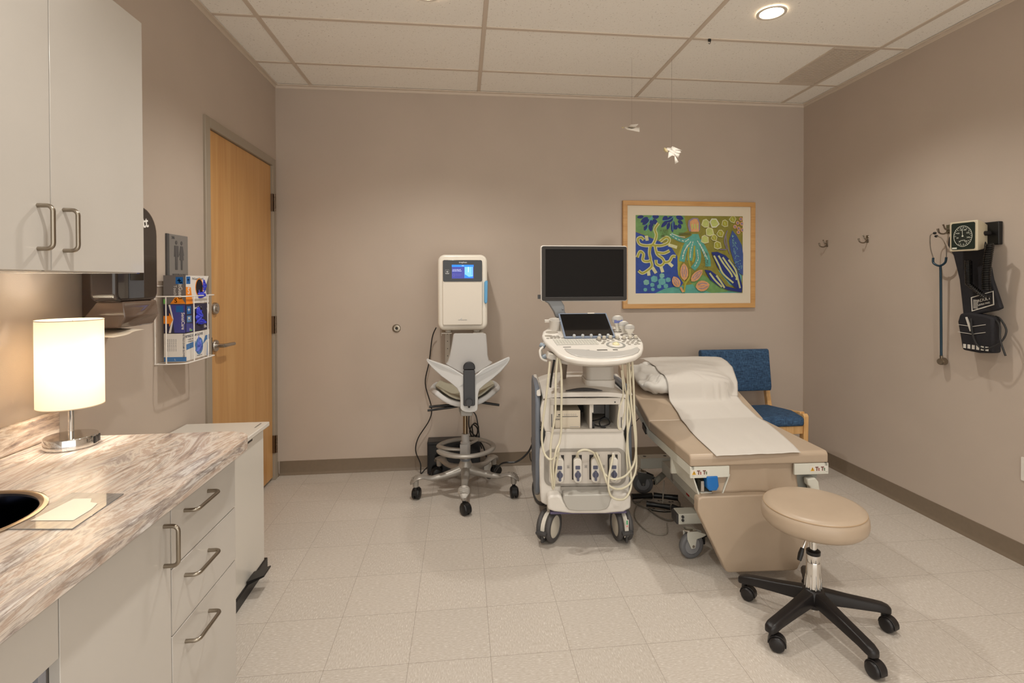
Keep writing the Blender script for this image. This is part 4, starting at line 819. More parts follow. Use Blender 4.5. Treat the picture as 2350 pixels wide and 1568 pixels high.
def twin_caster(parent, loc, ang, R_=.027, wheel=BLACK, hz=None):
    c_ = bpy.data.objects.new('caster', None); c_.empty_display_size = .02; COL.objects.link(c_); c_.parent = parent; c_.location = loc; c_.rotation_euler = (0, 0, ang)
    q = MB()
    for s_ in (-1, 1):
        q.lathe([(.0001, s_ * .026), (R_ * .70, s_ * .0265), (R_ * .93, s_ * .0225), (R_, s_ * .015), (R_, s_ * .007), (R_ * .9, s_ * .005), (.0001, s_ * .005)][::s_], (0, -.018, R_), 28, axis='x')
    part('wheel', q, wheel, c_, sharp=50)
    q = MB(); hood = [(-.018 + (R_ + .004) * math.cos(a), R_ + (R_ + .004) * math.sin(a)) for a in (math.radians(-5 + 200 * k / 12) for k in range(13))] + [(-.018 + (R_ - .0) * math.cos(a), R_ + (R_ - .0) * math.sin(a)) for a in (math.radians(195 - 200 * k / 12) for k in range(13))]
    q.prism(hood, -.016, .016, 'yz'); q.cyl((0, 0, R_ * .9), (0, 0, (hz or R_ * 2 + .02)), .011, n=16); q.box(-.004, .004, -.03, .010, R_ * .4, R_ * 1.8)
    part('hood', q, wheel, c_, bevel=.001, seg=1); return c_
proto = None
for k in range(5):
    a = math.radians(-92 + 72 * k)
    q = leg_m(a); o = part('leg', q, ALU, ss, sharp=70)
    g_ = MB(); g_.M = Matrix.Rotation(a, 4, 'Z')
    for j in range(8):
        x = .296 + j * .0085; g_.tube([(x, -.028 + abs(j - 3) * .001, .1500 - (max(0, x - .325)) * .42), (x, 0, .1575 - (max(0, x - .325)) * .42), (x, .028 - abs(j - 3) * .001, .1500 - (max(0, x - .325)) * .42)], .0022, 6)
    part('foot_grip', g_, P('grip_silver', (176, 170, 162), .3, .5), o)
    part('caster_socket', MB().cyl((.335 * math.cos(a), .335 * math.sin(a), .086), (.335 * math.cos(a), .335 * math.sin(a), .138), .018, .022), ALU, o)
    twin_caster(ss, (.335 * math.cos(a), .335 * math.sin(a), 0), a + (2.2, .4, 1.0, 2.8, -.5)[k], .036, hz=.092)
part('hub', MB().lathe([(.045, .145), (.050, .175), (.040, .20), (.034, .212), (.0345, .214), (.0345, .226), (.034, .228), (.030, .25), (.0001, .25)]), ALU, ss, sharp=30)
part('hub_band', MB().lathe([(.036, .214), (.0365, .218), (.0365, .226), (.036, .229)]), P('band_grey', (112, 114, 118), .4), ss)
q = MB(); RR = .186
pts = [(RR * math.cos(math.radians(a)), RR * math.sin(math.radians(a)), .300) for a in range(196, 196 + 312, 12)]
pts += [(-.165, .085, .300), (-.178, .045, .299), (-.150, .010, .298), (-.10, -.01, .295), (-.035, -.012, .29)]
q.tube(pts, [.013] + [.0185] * (len(pts) - 3) + [.015, .013], 12, smooth=3, flat=.72)
part('foot_ring', q, ALU, ss, sharp=60)
q = MB()
for k in range(3):
    for s_ in (-34, 10): pass
for k in range(4): q.tube([(RR * (1.0 - .028 * k + .03) * math.cos(math.radians(a)), RR * (1.0 - .028 * k + .03) * math.sin(math.radians(a)), .3095 - .0012 * abs(k - 1.5)) for a in range(-45, 46, 6)], .0016, 5)
part('ring_grip', q, P('grip_silver', (176, 170, 162), .3, .5), ss)
q = MB()
for a in (60, -28, -100, 185):
    c_, s_ = math.cos(math.radians(a)), math.sin(math.radians(a)); q.tube([(.02 * c_, .02 * s_, .24 if a in (-28, -100, 185) else .31), (.09 * c_, .09 * s_, .262 if a != 60 else .305), (.178 * c_, .178 * s_, .292 if a != 60 else .300)], [.016, .012, .010], 10, smooth=4, flat=.8)
part('ring_spokes', q, ALU, ss)
q = MB().lathe([(.030, .25), (.034, .262), (.034, .335), (.027, .34), (.027, .388), (.024, .392), (.0001, .392)]); q.box(-.036, .012, -.040, -.030, .262, .330); part('height_sleeve', q, P('sleeve_grey', (168, 164, 160), .4), ss, sharp=35)
part('gas_post', MB().cyl((0, 0, .385), (0, 0, .60), .0155), P('bronze_post', (150, 134, 112), .22, 1), ss)
q = MB().prism([(-.040, .565), (-.026, .535), (.026, .535), (.046, .565), (.050, .62), (-.050, .62)], -.09, .06, 'xz'); part('tilt_mechanism', q, P('mech_grey', (150, 146, 140), .5), ss, bevel=.006)
q = MB(); q.tube([(-.05, -.06, .603), (-.10, -.06, .600), (-.125, -.06, .598)], [.006, .007, .010], 10); q.tube([(-.12, -.06, .600), (-.235, -.06, .594)], [.009, .008], 10); part('lever', q, BLACK, ss); q = MB(); q.tube([(-.04, -.06, .592), (-.10, -.07, .588), (-.245, -.07, .572)], [.006, .008, .007], 10); part('lever', q, BLACK, ss); q = MB(); q.tube([(.05, -.06, .616), (.08, -.06, .618), (.225, -.06, .592)], [.007, .009, .008], 10)
part('lever', q, BLACK, ss)
# seat
def seat(u, v):
    s_ = u * 2 - 1; t_ = v * 2 - 1
    x = .224 * s_ * (1 - .12 * t_ * t_ - .10 * max(0, -t_)); y = .03 + .19 * t_ * (1 - .18 * s_ * s_)
    z = .640 + .075 * abs(s_) ** 2.2 + .05 * max(0, t_) ** 2 * (1 - abs(s_)) * .6 + .012 * (abs(s_) > .94) * 0
    return (x, y, z)
q = MB().grid(seat, 28, 18); o = part('seat_shell', q, P('shell_white', (192, 189, 186), .35), ss, sharp=70); s_ = o.modifiers.new('t', 'SOLIDIFY'); s_.thickness = .034; s_.offset = -1; s_ = o.modifiers.new('b', 'BEVEL'); s_.width = .010; s_.segments = 3; s_.angle_limit = math.radians(50)
q = MB().grid(lambda u, v: (lambda p: (p[0] * .86, p[1] * .9 - .004, p[2] + .010 + .012 * (1 - abs(u * 2 - 1) ** 3)))(seat(u, v)), 24, 14); o = part('seat_pad', q, P('pad_grey_beige', (176, 170, 150), .7), ss, sharp=70); s_ = o.modifiers.new('t', 'SOLIDIFY'); s_.thickness = .012
# back
YBK = 3.30
def bk(cx, cy): p = onp(1, YBK, 900 + cx / 2.24, 550 + cy / 2.24); return (p[0] - 1.36, p[2])
def bent(mb, outl, y0, y1, curve):
    n0 = len(mb.v); mb.prism([bk(*p) for p in outl], y0, y1, 'xz')
    for i in range(n0, len(mb.v)):
        x, y, z = mb.v[i]; mb.v[i] = (x, y + curve(x, z), z)
bc_ = lambda x, z: 1.6 * (x - .02) ** 2
q = MB(); yb = YBK - 3.52
Yo = [(350, 868), (358, 880), (375, 887), (400, 889), (425, 887), (437, 880), (440, 868), (442, 800), (450, 772), (478, 748), (520, 722), (560, 692), (600, 655), (614, 634), (615, 622), (608, 618), (585, 624), (540, 640), (500, 655), (462, 672), (440, 690), (425, 698), (365, 698), (352, 690), (320, 672), (285, 655), (240, 643), (200, 634), (172, 628), (167, 634), (176, 648), (205, 675), (250, 710), (300, 740), (332, 766), (346, 790), (350, 820)]
bent(q, Yo, yb, yb + .028, bc_); part('back_spine', q, P('shell_white2', (204, 202, 199), .32), ss, bevel=.008, seg=3)
q = MB(); Bo = [(314, 490), (322, 486), (476, 486), (485, 490), (490, 540), (493, 600), (500, 628), (520, 640), (495, 658), (450, 682), (428, 694), (362, 694), (340, 682), (300, 662), (272, 648), (284, 634), (294, 600), (302, 560)]
bent(q, Bo, yb + .022, yb + .045, bc_); part('back_rest', q, P('shell_grey', (176, 172, 168), .4), ss, bevel=.006, seg=3)
q = MB(); x0, z0 = bk(366, 855); x1, z1 = bk(425, 668); q.prism(rr(x0, x1, z0, z1, .010, 4), yb - .014, yb + .006, 'xz'); part('spine_cover', q, P('cover_graphite', (58, 58, 61), .4), ss, bevel=.005, seg=3)
q = MB(); x0, z0 = bk(365, 668); x1, z1 = bk(426, 627); q.prism([(x0, z0), (x1, z0)] + [((x0 + x1) / 2 + (x1 - x0) / 2 * math.cos(a), z0 + (z1 - z0) * (.3 + .7 * math.sin(a))) for a in (PI * k / 10 for k in range(11))], yb - .016, yb + .006, 'xz'); part('spine_cap', q, P('cover_black', (40, 39, 41), .45), ss, bevel=.005, seg=2)
x0, z0 = bk(395, 832); part('back_knob', MB().lathe([(.0001, -.034), (.020, -.034), (.0235, -.028), (.0235, 0), (.0001, 0)], (x0, yb - .004, z0), axis='y').cyl((x0, yb - .02, z0 - .02), (x0, yb - .02, z0 - .036), .009, .006), P('cover_graphite', (58, 58, 61), .4), ss)
q = MB().prism([(-.030, .56), (.045, .56), (.045, .60), (-.030, .60)], yb + .02, -.05, 'xz'); part('back_arm', q, P('mech_grey', (150, 146, 140), .5), ss, bevel=.006)
# ================================================================ ultrasound machine
us = thing('ultrasound_machine', 'white ultrasound machine on castors with monitor and control console', 'ultrasound machine', (2.0, 2.79, 0), math.radians(-5))
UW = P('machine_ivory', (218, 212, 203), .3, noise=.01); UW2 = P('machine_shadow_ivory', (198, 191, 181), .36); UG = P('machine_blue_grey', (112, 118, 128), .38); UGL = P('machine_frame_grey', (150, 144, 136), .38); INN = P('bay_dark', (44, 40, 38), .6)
# front shell (one moulded piece) around the bay
bo = MB()
L0, R0 = -.233, .236
prof = [(-.236, .215), (-.242, .30), (-.244, .44), (-.240, .50), (-.222, .535), (-.212, .58), (-.222, .625), (-.236, .66), (-.238, .72), (-.228, .757), (-.19, .765)]
left = [(x, z) for x, z in prof]; right = [(-x + .006, z) for x, z in prof[::-1]]
bo.prism([(-.21, .20)] + left[:6] + [(-.212, .605)] + [(.218, .605)] + right[5:] + [(.22, .20)], -.02, .10, 'xz')
part('front_shell', bo, UW, us, bevel=.010, seg=3)
bo = MB()
bo.prism([(-.212, .60), (-.222, .625), (-.236, .66), (-.238, .72), (-.228, .76), (-.186, .80), (-.172, .80), (-.172, .60)], -.02, .45, 'xz')
part('bay_wall', bo, UW, us, bevel=.006); bo = MB()
bo.prism([(.218, .60), (.228, .625), (.242, .66), (.244, .72), (.234, .76), (.204, .80), (.184, .80), (.184, .60)], -.02, .45, 'xz')
part('bay_wall', bo, UW, us, bevel=.006)
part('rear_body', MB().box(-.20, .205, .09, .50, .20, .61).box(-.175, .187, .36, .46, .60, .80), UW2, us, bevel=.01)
# top cover, domed with handle notch
q = MB()
def topc(u, v):
    s_ = u * 2 - 1; y = -.035 + .52 * v
    edge = 1 - abs(s_) ** 3.0
    z = .800 + .036 * edge * min(1, .45 + v * 2.2) + .012 * math.sin(PI * min(1, v * 3)) * 0
    return (.004 + .226 * s_, y + .014 * s_ * s_, z)
q.grid(topc, 20, 14); n_ = len(q.v)
q.grid(lambda u, v: (.004 + .226 * (u * 2 - 1), -.035 + .52 * v + .014 * (u * 2 - 1) ** 2, .792 - .012 * abs(u * 2 - 1) ** 3), 20, 14)
q.grid(lambda u, v: (.004 + .226 * (u * 2 - 1), -.035 + .014 * (u * 2 - 1) ** 2, (.792 - .012 * abs(u * 2 - 1) ** 3) * (1 - v) + topc(u, 0)[2] * v), 20, 1)
part('top_cover', q, UW, us, sharp=50)
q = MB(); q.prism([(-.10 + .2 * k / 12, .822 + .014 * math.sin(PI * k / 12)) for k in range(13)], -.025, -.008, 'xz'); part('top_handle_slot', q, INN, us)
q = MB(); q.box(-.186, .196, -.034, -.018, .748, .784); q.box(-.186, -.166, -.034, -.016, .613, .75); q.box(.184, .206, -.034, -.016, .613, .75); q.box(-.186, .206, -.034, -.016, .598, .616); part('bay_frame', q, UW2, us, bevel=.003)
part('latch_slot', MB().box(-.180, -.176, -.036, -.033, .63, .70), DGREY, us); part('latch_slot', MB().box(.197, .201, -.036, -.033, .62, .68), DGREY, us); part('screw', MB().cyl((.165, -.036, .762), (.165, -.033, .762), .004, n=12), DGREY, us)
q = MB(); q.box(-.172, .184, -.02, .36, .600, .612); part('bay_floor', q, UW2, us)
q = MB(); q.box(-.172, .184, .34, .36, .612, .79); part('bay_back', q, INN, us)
q = MB(); q.box(.030, .044, -.012, .22, .612, .75); q.box(.044, .052, -.012, .10, .70, .75); part('bay_divider', q, UW2, us, bevel=.001)
q = MB(); q.box(.052, .15, .20, .22, .64, .76); q.prism([(.05, .76), (.16, .76), (.12, .67)], .17, .19, 'xz'); part('bay_duct', q, P('bay_panel', (132, 128, 126), .5), us)
q = MB(); q.tube([(.04, .10, .72), (.09, .06, .727), (.14, .08, .72), (.145, .1, .66), (.10, .06, .645), (.05, .03, .642), (.06, .02, .625), (.10, .0, .622), (.14, .01, .63), (.145, .03, .645), (.12, .04, .655), (.09, .02, .64), (.095, .0, .620), (.12, -.01, .618)], .004, 8, smooth=5); q.box(.128, .150, .05, .08, .645, .76); q.box(.046, .058, -.005, .02, .612, .65); part('coiled_lead', q, BLACK, us)
# panel with the connectors
q = MB(); q.ring(rr(-.218, .225, .305, .508, .045, 6), rr(-.192, .200, .318, .492, .022, 6), -.027, -.018, 'xz'); part('connector_frame', q, UGL, us, bevel=.002)
q = MB(); q.prism(rr(-.194, .202, .316, .494, .022, 6), -.024, -.019, 'xz'); part('connector_panel', q, P('connector_panel', (200, 192, 182), .35), us)
q = MB()
for c_ in (-.137, -.040, .055, .155): q.box(c_ - .028, c_ + .026, -.0255, -.0235, .340, .474)
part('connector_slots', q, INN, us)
q = MB()
for c_ in (-.088, .008, .104):
    q.ring([(c_ - .006, .403), (c_ + .006, .403), (c_ + .006, .417), (c_ - .006, .417)], [(c_ - .005, .404), (c_ + .005, .404), (c_ + .005, .416), (c_ - .005, .416)], -.0248, -.024, 'xz'); q.cyl((c_, -.0250, .411), (c_, -.024, .411), .002, n=8); q.box(c_ - .001, c_ + .001, -.025, -.024, .406, .411)
part('port_symbol', q, BLACK, us)
CNW = P('connector_white', (218, 212, 202), .3); CNB = P('connector_blue_grey', (86, 88, 108), .35)
for c_ in (-.137, -.040, .055, .155):
    pc_ = thing_part = part('probe_connector', MB().prism(rr(c_ - .022, c_ + .022, .334, .466, .020, 6), -.058, -.026, 'xz'), CNW, us, bevel=.005, seg=3)
    q = MB().prism(rr(c_ - .013, c_ + .012, .408, .427, .003, 3), -.0605, -.057, 'xz'); part('display_window', q, CNB, pc_)
    q = MB().cyl((c_, -.064, .378), (c_, -.056, .378), .0165, n=28); q.prism(rr(c_ - .006, c_ + .006, .348, .402, .003, 3), -.071, -.062, 'xz'); part('lock_knob', q, CNB, pc_, bevel=.0015, seg=1)
    q = MB().tube([(c_, -.042, .460), (c_ - .001, -.046, .476), (c_ - .003, -.05, .488)], [.011, .009, .007], 12); part('strain_relief', q, CNW, pc_)
# foot bumper and tray
q = MB(); q.prism([(-.205, .205), (-.205, .262), (-.196, .278), (-.150, .282), (-.130, .272), (-.118, .245), (-.100, .232), (.105, .232), (.125, .245), (.140, .270), (.165, .284), (.215, .284), (.232, .276), (.240, .262), (.240, .205), (.20, .186), (.10, .178), (-.07, .180), (-.17, .192)], -.085, .10, 'xz')
part('bumper', q, UW, us, bevel=.012, seg=3)
q = MB(); q.prism([(-.118, .286), (-.124, .262), (-.108, .222), (-.092, .204), (-.05, .198), (.07, .198), (.108, .206), (.122, .224), (.132, .262), (.126, .286)], -.094, -.02, 'xz'); part('tray', q, P('tray_grey', (180, 176, 168), .3), us, bevel=.006, seg=3)
q = MB(); q.box(-.128, .136, -.034, -.019, .286, .304); part('tray_recess', q, UGL, us)
q = MB(); q.box(-.19, .22, -.07, .46, .172, .186); part('chassis', q, P('chassis_violet', (92, 84, 112), .5), us, bevel=.003)
# side shell
for s_ in (-1, 1):
    xo = -.262 if s_ < 0 else .268; xi = -.236 if s_ < 0 else .242
    q = MB(); pr = [(.035, .80), (.010, .74), (.015, .60), (.005, .45), (.010, .34), (.050, .24), (.12, .20), (.50, .20), (.50, .78), (.42, .83), (.08, .83)]
    q.prism(pr, min(xo, xi) - .002, max(xo, xi), 'yz'); part('side_shell', q, UG, us, bevel=.009, seg=3)
    q = MB(); q.prism([(-.014, .525), (.0, .505), (.05, .505), (.05, .655), (.0, .655), (-.014, .63)], min(xi - s_ * .004, xi - s_ * .03), max(xi - s_ * .004, xi - s_ * .03), 'yz'); part('side_recess', q, BLACK, us)
    q = MB(); q.prism([(-.0, .79), (.06, .815), (.42, .835), (.42, .80), (.06, .78)], min(xo, xi) + .006, max(xo, xi) + .02 * s_ * -1 * 0 + .004, 'yz'); part('shoulder', q, UW, us, bevel=.006)
# column
q = MB(); q.prism(rr(.018, .190, .06, .24, .03, 5), .80, .862, 'xy'); part('column', q, UW, us, bevel=.004)
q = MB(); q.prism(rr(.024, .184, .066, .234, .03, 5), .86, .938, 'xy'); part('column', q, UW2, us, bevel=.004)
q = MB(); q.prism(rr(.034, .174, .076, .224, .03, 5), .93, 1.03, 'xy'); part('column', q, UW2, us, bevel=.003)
q = MB(); q.tube([(-.07, .2, 1.04), (-.078, .23, .95), (-.085, .26, .84)], .018, 14, smooth=4); part('rear_strut', q, P('strut_taupe', (128, 114, 100), .4), us)
# casters
def big_caster(x, y, ang, sticker=False):
    c_ = bpy.data.objects.new('caster', None); c_.empty_display_size = .02; COL.objects.link(c_); c_.parent = us; c_.location = (x, y, 0); c_.rotation_euler = (0, 0, ang)
    for s_ in (-1, 1):
        q = MB(); pr = [(.056, .014), (.070, .012), (.079, .016), (.082, .024), (.082, .030), (.079, .038), (.070, .042), (.060, .040), (.056, .030)]
        pr = [(r_, s_ * z_) for r_, z_ in pr]; q.lathe(pr + [pr[0]], (0, 0, .082), 40, axis='x'); part('tyre', q, P('tyre_grey', (74, 71, 70), .55), c_, sharp=50)
        q = MB(); q.lathe([(.0001, s_ * .038), (.05, s_ * .0375), (.0645, s_ * .034), (.0645, s_ * .012), (.0001, s_ * .012)], (0, 0, .082), 40, axis='x'); part('wheel_disc', q, P('disc_cream', (208, 200, 184), .35), c_, sharp=40)
    q = MB(); a0 = [math.radians(20 + 190 * k / 14) for k in range(15)]
    q.prism([(.084 * math.cos(a), .082 + .080 * math.sin(a)) for a in a0] + [(.062 * math.cos(a), .082 + .060 * math.sin(a)) for a in a0[::-1]], -.011, .011, 'yz'); q.cyl((0, .02, .12), (0, .02, .19), .022, n=20); part('fork', q, P('fork_cream', (206, 200, 188), .35), c_, bevel=.002)
    q = MB(); q.prism([(-.105, .078), (-.078, .085), (-.070, .070), (-.098, .064)], -.030, .030, 'yz'); q.box(-.006, .006, -.085, -.03, .02, .07); part('brake_pedal', q, DGREY, c_, bevel=.002)
    if sticker:
        q = MB(); q.box(-.0085, .0085, -.0865, -.0845, .105, .145, 0); q.box(-.004, .003, -.0872, -.086, .119, .142, 1); q.ring(ell(0, .111, .005, .005, 10), ell(0, .111, .003, .003, 10), -.0872, -.086, 'xz', 2); part('brake_label', q, [CNW, P('label_green', (40, 150, 90), .5), P('label_red', (200, 50, 50), .5)], c_).matrix_local = Matrix.Translation((0, 0, 0))
big_caster(-.190, .0, math.radians(-32)); big_caster(.207, .0, math.radians(8), True); big_caster(-.19, .47, .5); big_caster(.2, .47, -.3)
# console (unrotated with the room, tilted towards the user)
cn = part('console', MB(), UW, us)
TL = math.atan(.25); MC = Matrix.Rotation(math.radians(5), 4, 'Z') @ Matrix.Translation((0, 0, 1.09)) @ Matrix.Rotation(TL, 4, 'X')
ky = lambda y: y / math.cos(TL)
def CP(): q = MB(); q.M = MC.copy(); return q
out = [(-.198, .165), (-.150, .235), (.04, .262), (.23, .240), (.310, .165), (.328, .075), (.330, .018), (.322, -.04), (.300, -.105), (.270, -.165), (.220, -.222), (.165, -.252), (.111, -.268), (.036, -.274), (-.035, -.268), (-.090, -.252), (-.140, -.222), (-.172, -.170), (-.186, -.105), (-.200, -.05), (-.214, .01), (-.216, .096)]
out = [(x, ky(y)) for x, y in out]
q = CP(); q.prism(out, -.028, 0, 'xy'); bpy.data.objects.remove(cn); cn = part('console', q, UW, us, bevel=.010, seg=3)
q = CP(); q.prism([(.055 + (x - .055) * .90, y * .88 + .01) for x, y in out], -.054, -.026, 'xy'); part('underside', q, UW2, cn, bevel=.012, seg=3)
hp = [(-.129, -.110), (-.085, -.122), (-.035, -.130), (.02, -.150), (.067, -.164), (.12, -.167), (.166, -.160), (.22, -.140), (.266, -.107), (.268, -.14), (.245, -.180), (.205, -.212), (.141, -.235), (.085, -.243), (.027, -.245), (-.03, -.238), (-.077, -.222), (-.108, -.190), (-.125, -.150)]
q = CP(); q.prism([(x, ky(y)) for x, y in hp], -.004, .006, 'xy'); part('hand_grip', q, P('grip_grey', (184, 180, 174), .2), cn, bevel=.005, seg=3)
q = CP()
for a, b_ in ((-.065, -.040), (-.030, .0), (.04, .095), (.125, .150)): q.box(a, b_, ky(-.128), ky(-.140), .000, .0012)
part('port_window', q, P('port_grey', (110, 106, 100), .4), cn)
q = CP(); kb = [(-.167, .030), (.075, .022), (.066, -.060), (-.158, -.062)]; q.prism([(x, ky(y)) for x, y in kb][::-1], -.001, .001, 'xy'); part('keyboard_bed', q, P('key_bed', (190, 186, 180), .4), cn)
q = CP()
for r_ in range(6):
    for c_ in range(15):
        u = (c_ + .5) / 15; v = (r_ + .5) / 6; x = -.165 + .232 * u + .006 * v; y = .024 - .078 * v - .004 * u
        q.box(x - .0064, x + .0064, ky(y) - .0052, ky(y) + .0052, .001, .004)
part('keys', q, P('key_cap', (206, 202, 192), .4), cn)['kind'] = 'stuff'
q = CP(); q.box(-.13, -.088, ky(-.088), ky(-.082), -.001, .0006); part('card_slot', q, BLACK, cn)
q = CP(); q.ring(ell(.160, ky(-.069), .052, .047, 36), ell(.160, ky(-.069), .041, .035, 36), -.001, .003, 'xy'); part('trackball_ring', q, P('ring_grey', (150, 148, 142), .4), cn, bevel=.001, seg=1)
q = CP(); q.lathe([(.0395, .0), (.036, .004), (.022, .005)], (.160, ky(-.069), 0), 32); part('trackball_collar', q, UW, cn)
q = CP(); q.ball((.160, ky(-.069), .000), .021, sz=.85); part('trackball', q, P('trackball_cream', (216, 208, 168), .25), cn)
kn = [(.088, .011), (.120, .021), (.158, .028), (.196, .025), (.232, .018), (.268, .021), (.300, .024)]
KN = P('knob_cream', (198, 190, 174), .35); KD = P('knob_skirt', (128, 122, 114), .45)
for x, y in kn:
    q = CP(); q.lathe([(.0145, 0), (.0145, .003), (.010, .0045)], (x, ky(y), 0), 20, 1); q.lathe([(.0098, .003), (.0098, .016), (.008, .018), (.0001, .018)], (x, ky(y), 0), 20, 0); part('control_knob', q, [KN, KD], cn)
q = CP(); rnd = random.Random(2)
bt = [(-.17, .072), (-.15, .074), (-.13, .076), (-.165, .060), (-.145, .060), (-.125, .060), (-.19, .042), (-.17, .044), (-.15, .045), (-.13, .046), (-.108, .046), (.088, -.012), (.113, -.012), (.105, -.030), (.094, -.046), (.135, -.005), (.165, .0), (.20, .0), (.228, -.01), (.26, -.008), (.283, -.005), (.305, -.003), (.215, -.025), (.243, -.026), (.27, -.025), (.30, -.022), (.232, -.045), (.258, -.044), (.285, -.042), (.31, -.02), (.236, -.065), (.27, -.064), (.29, -.06)]
for x, y in bt: q.prism(ell(x, ky(y), .0085, .0062, 14), -.001, .0026, 'xy')
part('button', q, P('button_grey', (156, 150, 140), .4), cn)['kind'] = 'stuff'
q = CP(); q.prism(ell(-.152, ky(.140), .036, .022, 24), -.002, .0012, 'xy'); q.prism(ell(-.180, ky(.082), .022, .016, 24), -.002, .0012, 'xy'); part('gel_recess', q, P('recess_shade', (160, 152, 140), .5), cn)
q = CP(); q.lathe([(.030, -.01), (.034, .055), (.036, .058), (.033, .058), (.031, .05), (.027, -.006)], (-.126, ky(.192), 0), 32); q.box(-.185, -.158, ky(.19), ky(.205), .042, .055); part('holder_cup', q, UW, cn, sharp=35)
q = CP(); q.lathe([(.046, -.001), (.044, .0015), (.030, .0015), (.028, -.001)], (.275, ky(.078), 0), 28, sx=1, sy=.6); q.lathe([(.046, -.001), (.044, .0015), (.030, .0015), (.028, -.001)], (.236, ky(.150), 0), 28, sx=1, sy=.6); part('probe_holder', q, P('holder_grey', (120, 112, 104), .5), cn)
for (x, y, z) in ((-.222, -.01, 1.06), (-.214, .04, 1.075)):
    q = MB(); q.tube([(x, y, z), (x - .018, y - .01, z - .02), (x - .01, y - .02, z - .06), (x + .02, y - .02, z - .075)], .006, 8, smooth=5); part('side_hook', q, UW, us)
q = MB(); q.cyl((-.236, .01, 1.07), (-.212, .0, 1.06), .013, n=20); q.cyl((-.232, -.01, 1.0), (-.205, -.01, 1.01), .014, n=20); part('swivel_knob', q, P('knob_slate', (140, 150, 160), .4), us)
q = MB(); q.prism([(-.20, 1.04), (-.11, 1.02), (-.07, .985), (-.10, .975), (-.16, .99), (-.21, 1.01)], -.10, .0, 'xz'); part('cable_hook', q, UW2, us, bevel=.006)
# touch screen
TS_ = Matrix.Rotation(math.radians(5), 4, 'Z')
A0, A1 = Vector((-.1, .03, 1.106)), Vector((-.1, .22, 1.228)); sl = math.atan2(A1.z - A0.z, A1.y - A0.y); sL = (A1 - A0).length
MTS = TS_ @ Matrix.Translation(A0) @ Matrix.Rotation(sl, 4, 'X')
q = MB(); q.M = MTS; q.prism(rr(0, .289, 0, sL, .006, 3), -.014, 0, 'xy'); tsc = part('touch_panel', q, P('panel_slate', (122, 132, 148), .3), us, bevel=.002)
q = MB(); q.M = MTS; q.box(.009, .280, .012, sL - .010, .0, .0012); part('touch_glass', q, P('screen_glass', (24, 22, 21), .12, coat=.8), tsc)
for k in range(5): q = MB(); q.M = MTS; q.lathe([(.0085, -.002), (.0085, .010), (.007, .012), (.0001, .012)], (.055 + .048 * k, .008, 0), 16, 0); part('soft_knob', q, P('softknob', (176, 178, 178), .35), tsc)
q = MB(); q.M = MTS; q.box(.175, .215, sL - .008, sL - .001, .0, .003); part('small_label', q, CNW, tsc)
q = MB(); q.M = TS_; q.prism([(.04, 1.09), (.21, 1.215), (.23, 1.20), (.24, 1.12)], -.098, .186, 'yz'); part('panel_support', q, UW2, tsc, bevel=.004)
# monitor
MM = TS_ @ Matrix.Translation((.066, .25, 1.461))
q = MB(); q.M = MM; q.prism(rr(-.262, .262, -.166, .166, .014, 5), .006, .040, 'xz'); mo = part('monitor', q, UW, us, bevel=.004)
q = MB(); q.M = MM; q.ring(rr(-.257, .257, -.161, .161, .011, 5), [( -.236 if x < 0 else .236, -.140 if z < 0 else .144) for x, z in rr(-.257, .257, -.161, .161, .011, 5)], -.003, .009, 'xz'); part('bezel', q, P('bezel_graphite', (52, 48, 45), .4, spec=.25), mo)
q = MB(); q.M = MM; q.box(-.240, .240, .0005, .008, -.144, .148); part('display', q, P('display_off', (22, 18, 15), .3, spec=.1), mo)
q = MB(); q.M = MM; q.box(-.234, .236, -.0008, .002, -.1415, -.1395); part('display_edge', q, GREYP, mo)
q = MB(); q.M = MM; q.box(-.278, -.262, .02, .032, -.150, -.125); part('side_button', q, DGREY, mo)
q = MB(); q.M = TS_; q.prism([(-.185, 1.33), (-.120, 1.33), (-.075, 1.305), (-.055, 1.27), (-.050, 1.20), (-.105, 1.20), (-.118, 1.235), (-.150, 1.285), (-.19, 1.305)], .255, .295, 'xz'); q.cyl((-.066, .245, 1.25), (-.066, .256, 1.25), .006, n=12); part('monitor_arm', q, P('arm_grey', (126, 128, 130), .35), us, bevel=.008, seg=3)
q = MB(); q.M = TS_; q.box(-.15, .05, .285, .30, 1.31, 1.45); q.tube([(-.075, .275, 1.22), (-.03, .26, 1.14), (.05, .2, 1.06)], .03, 12, smooth=4); part('arm_mount', q, P('arm_grey', (126, 128, 130), .35), us, bevel=.003)
# cables of the probes
CBL = P('cable_cream', (212, 204, 180), .35)
UM = (Matrix.Translation(us.location) @ Matrix.Rotation(us.rotation_euler[2], 4, 'Z')).inverted()
def upt(u, v, y): return UM @ onp(1, y, u, v)
def cab(name, pts, r=.0058, sm=8, mat=None, lab=None):
    q = MB(); q.tube([upt(*p) for p in pts], r, 10, smooth=sm); return part(name, q, mat or CBL, us, label=lab)
cab('probe_cable', [(1262, 830, 2.66), (1257, 880, 2.66), (1251, 930, 2.67), (1245, 975, 2.68), (1244, 1015, 2.68), (1250, 1042, 2.67), (1262, 1055, 2.66), (1273, 1050, 2.66), (1281, 1038, 2.69), (1283, 1030, 2.73)])
cab('probe_cable', [(1280, 820, 2.66), (1276, 860, 2.66), (1275, 900, 2.65), (1274, 950, 2.66), (1268, 990, 2.67), (1264, 1020, 2.67), (1264, 1060, 2.66), (1266, 1100, 2.65), (1270, 1122, 2.67), (1276, 1080, 2.66), (1280, 1050, 2.69), (1283, 1042, 2.73)])
cab('probe_cable', [(1283, 818, 2.66), (1288, 850, 2.65), (1289, 900, 2.64), (1288, 950, 2.65), (1288, 985, 2.66), (1284, 1015, 2.66), (1276, 1035, 2.64), (1270, 1075, 2.64), (1272, 1115, 2.66)])
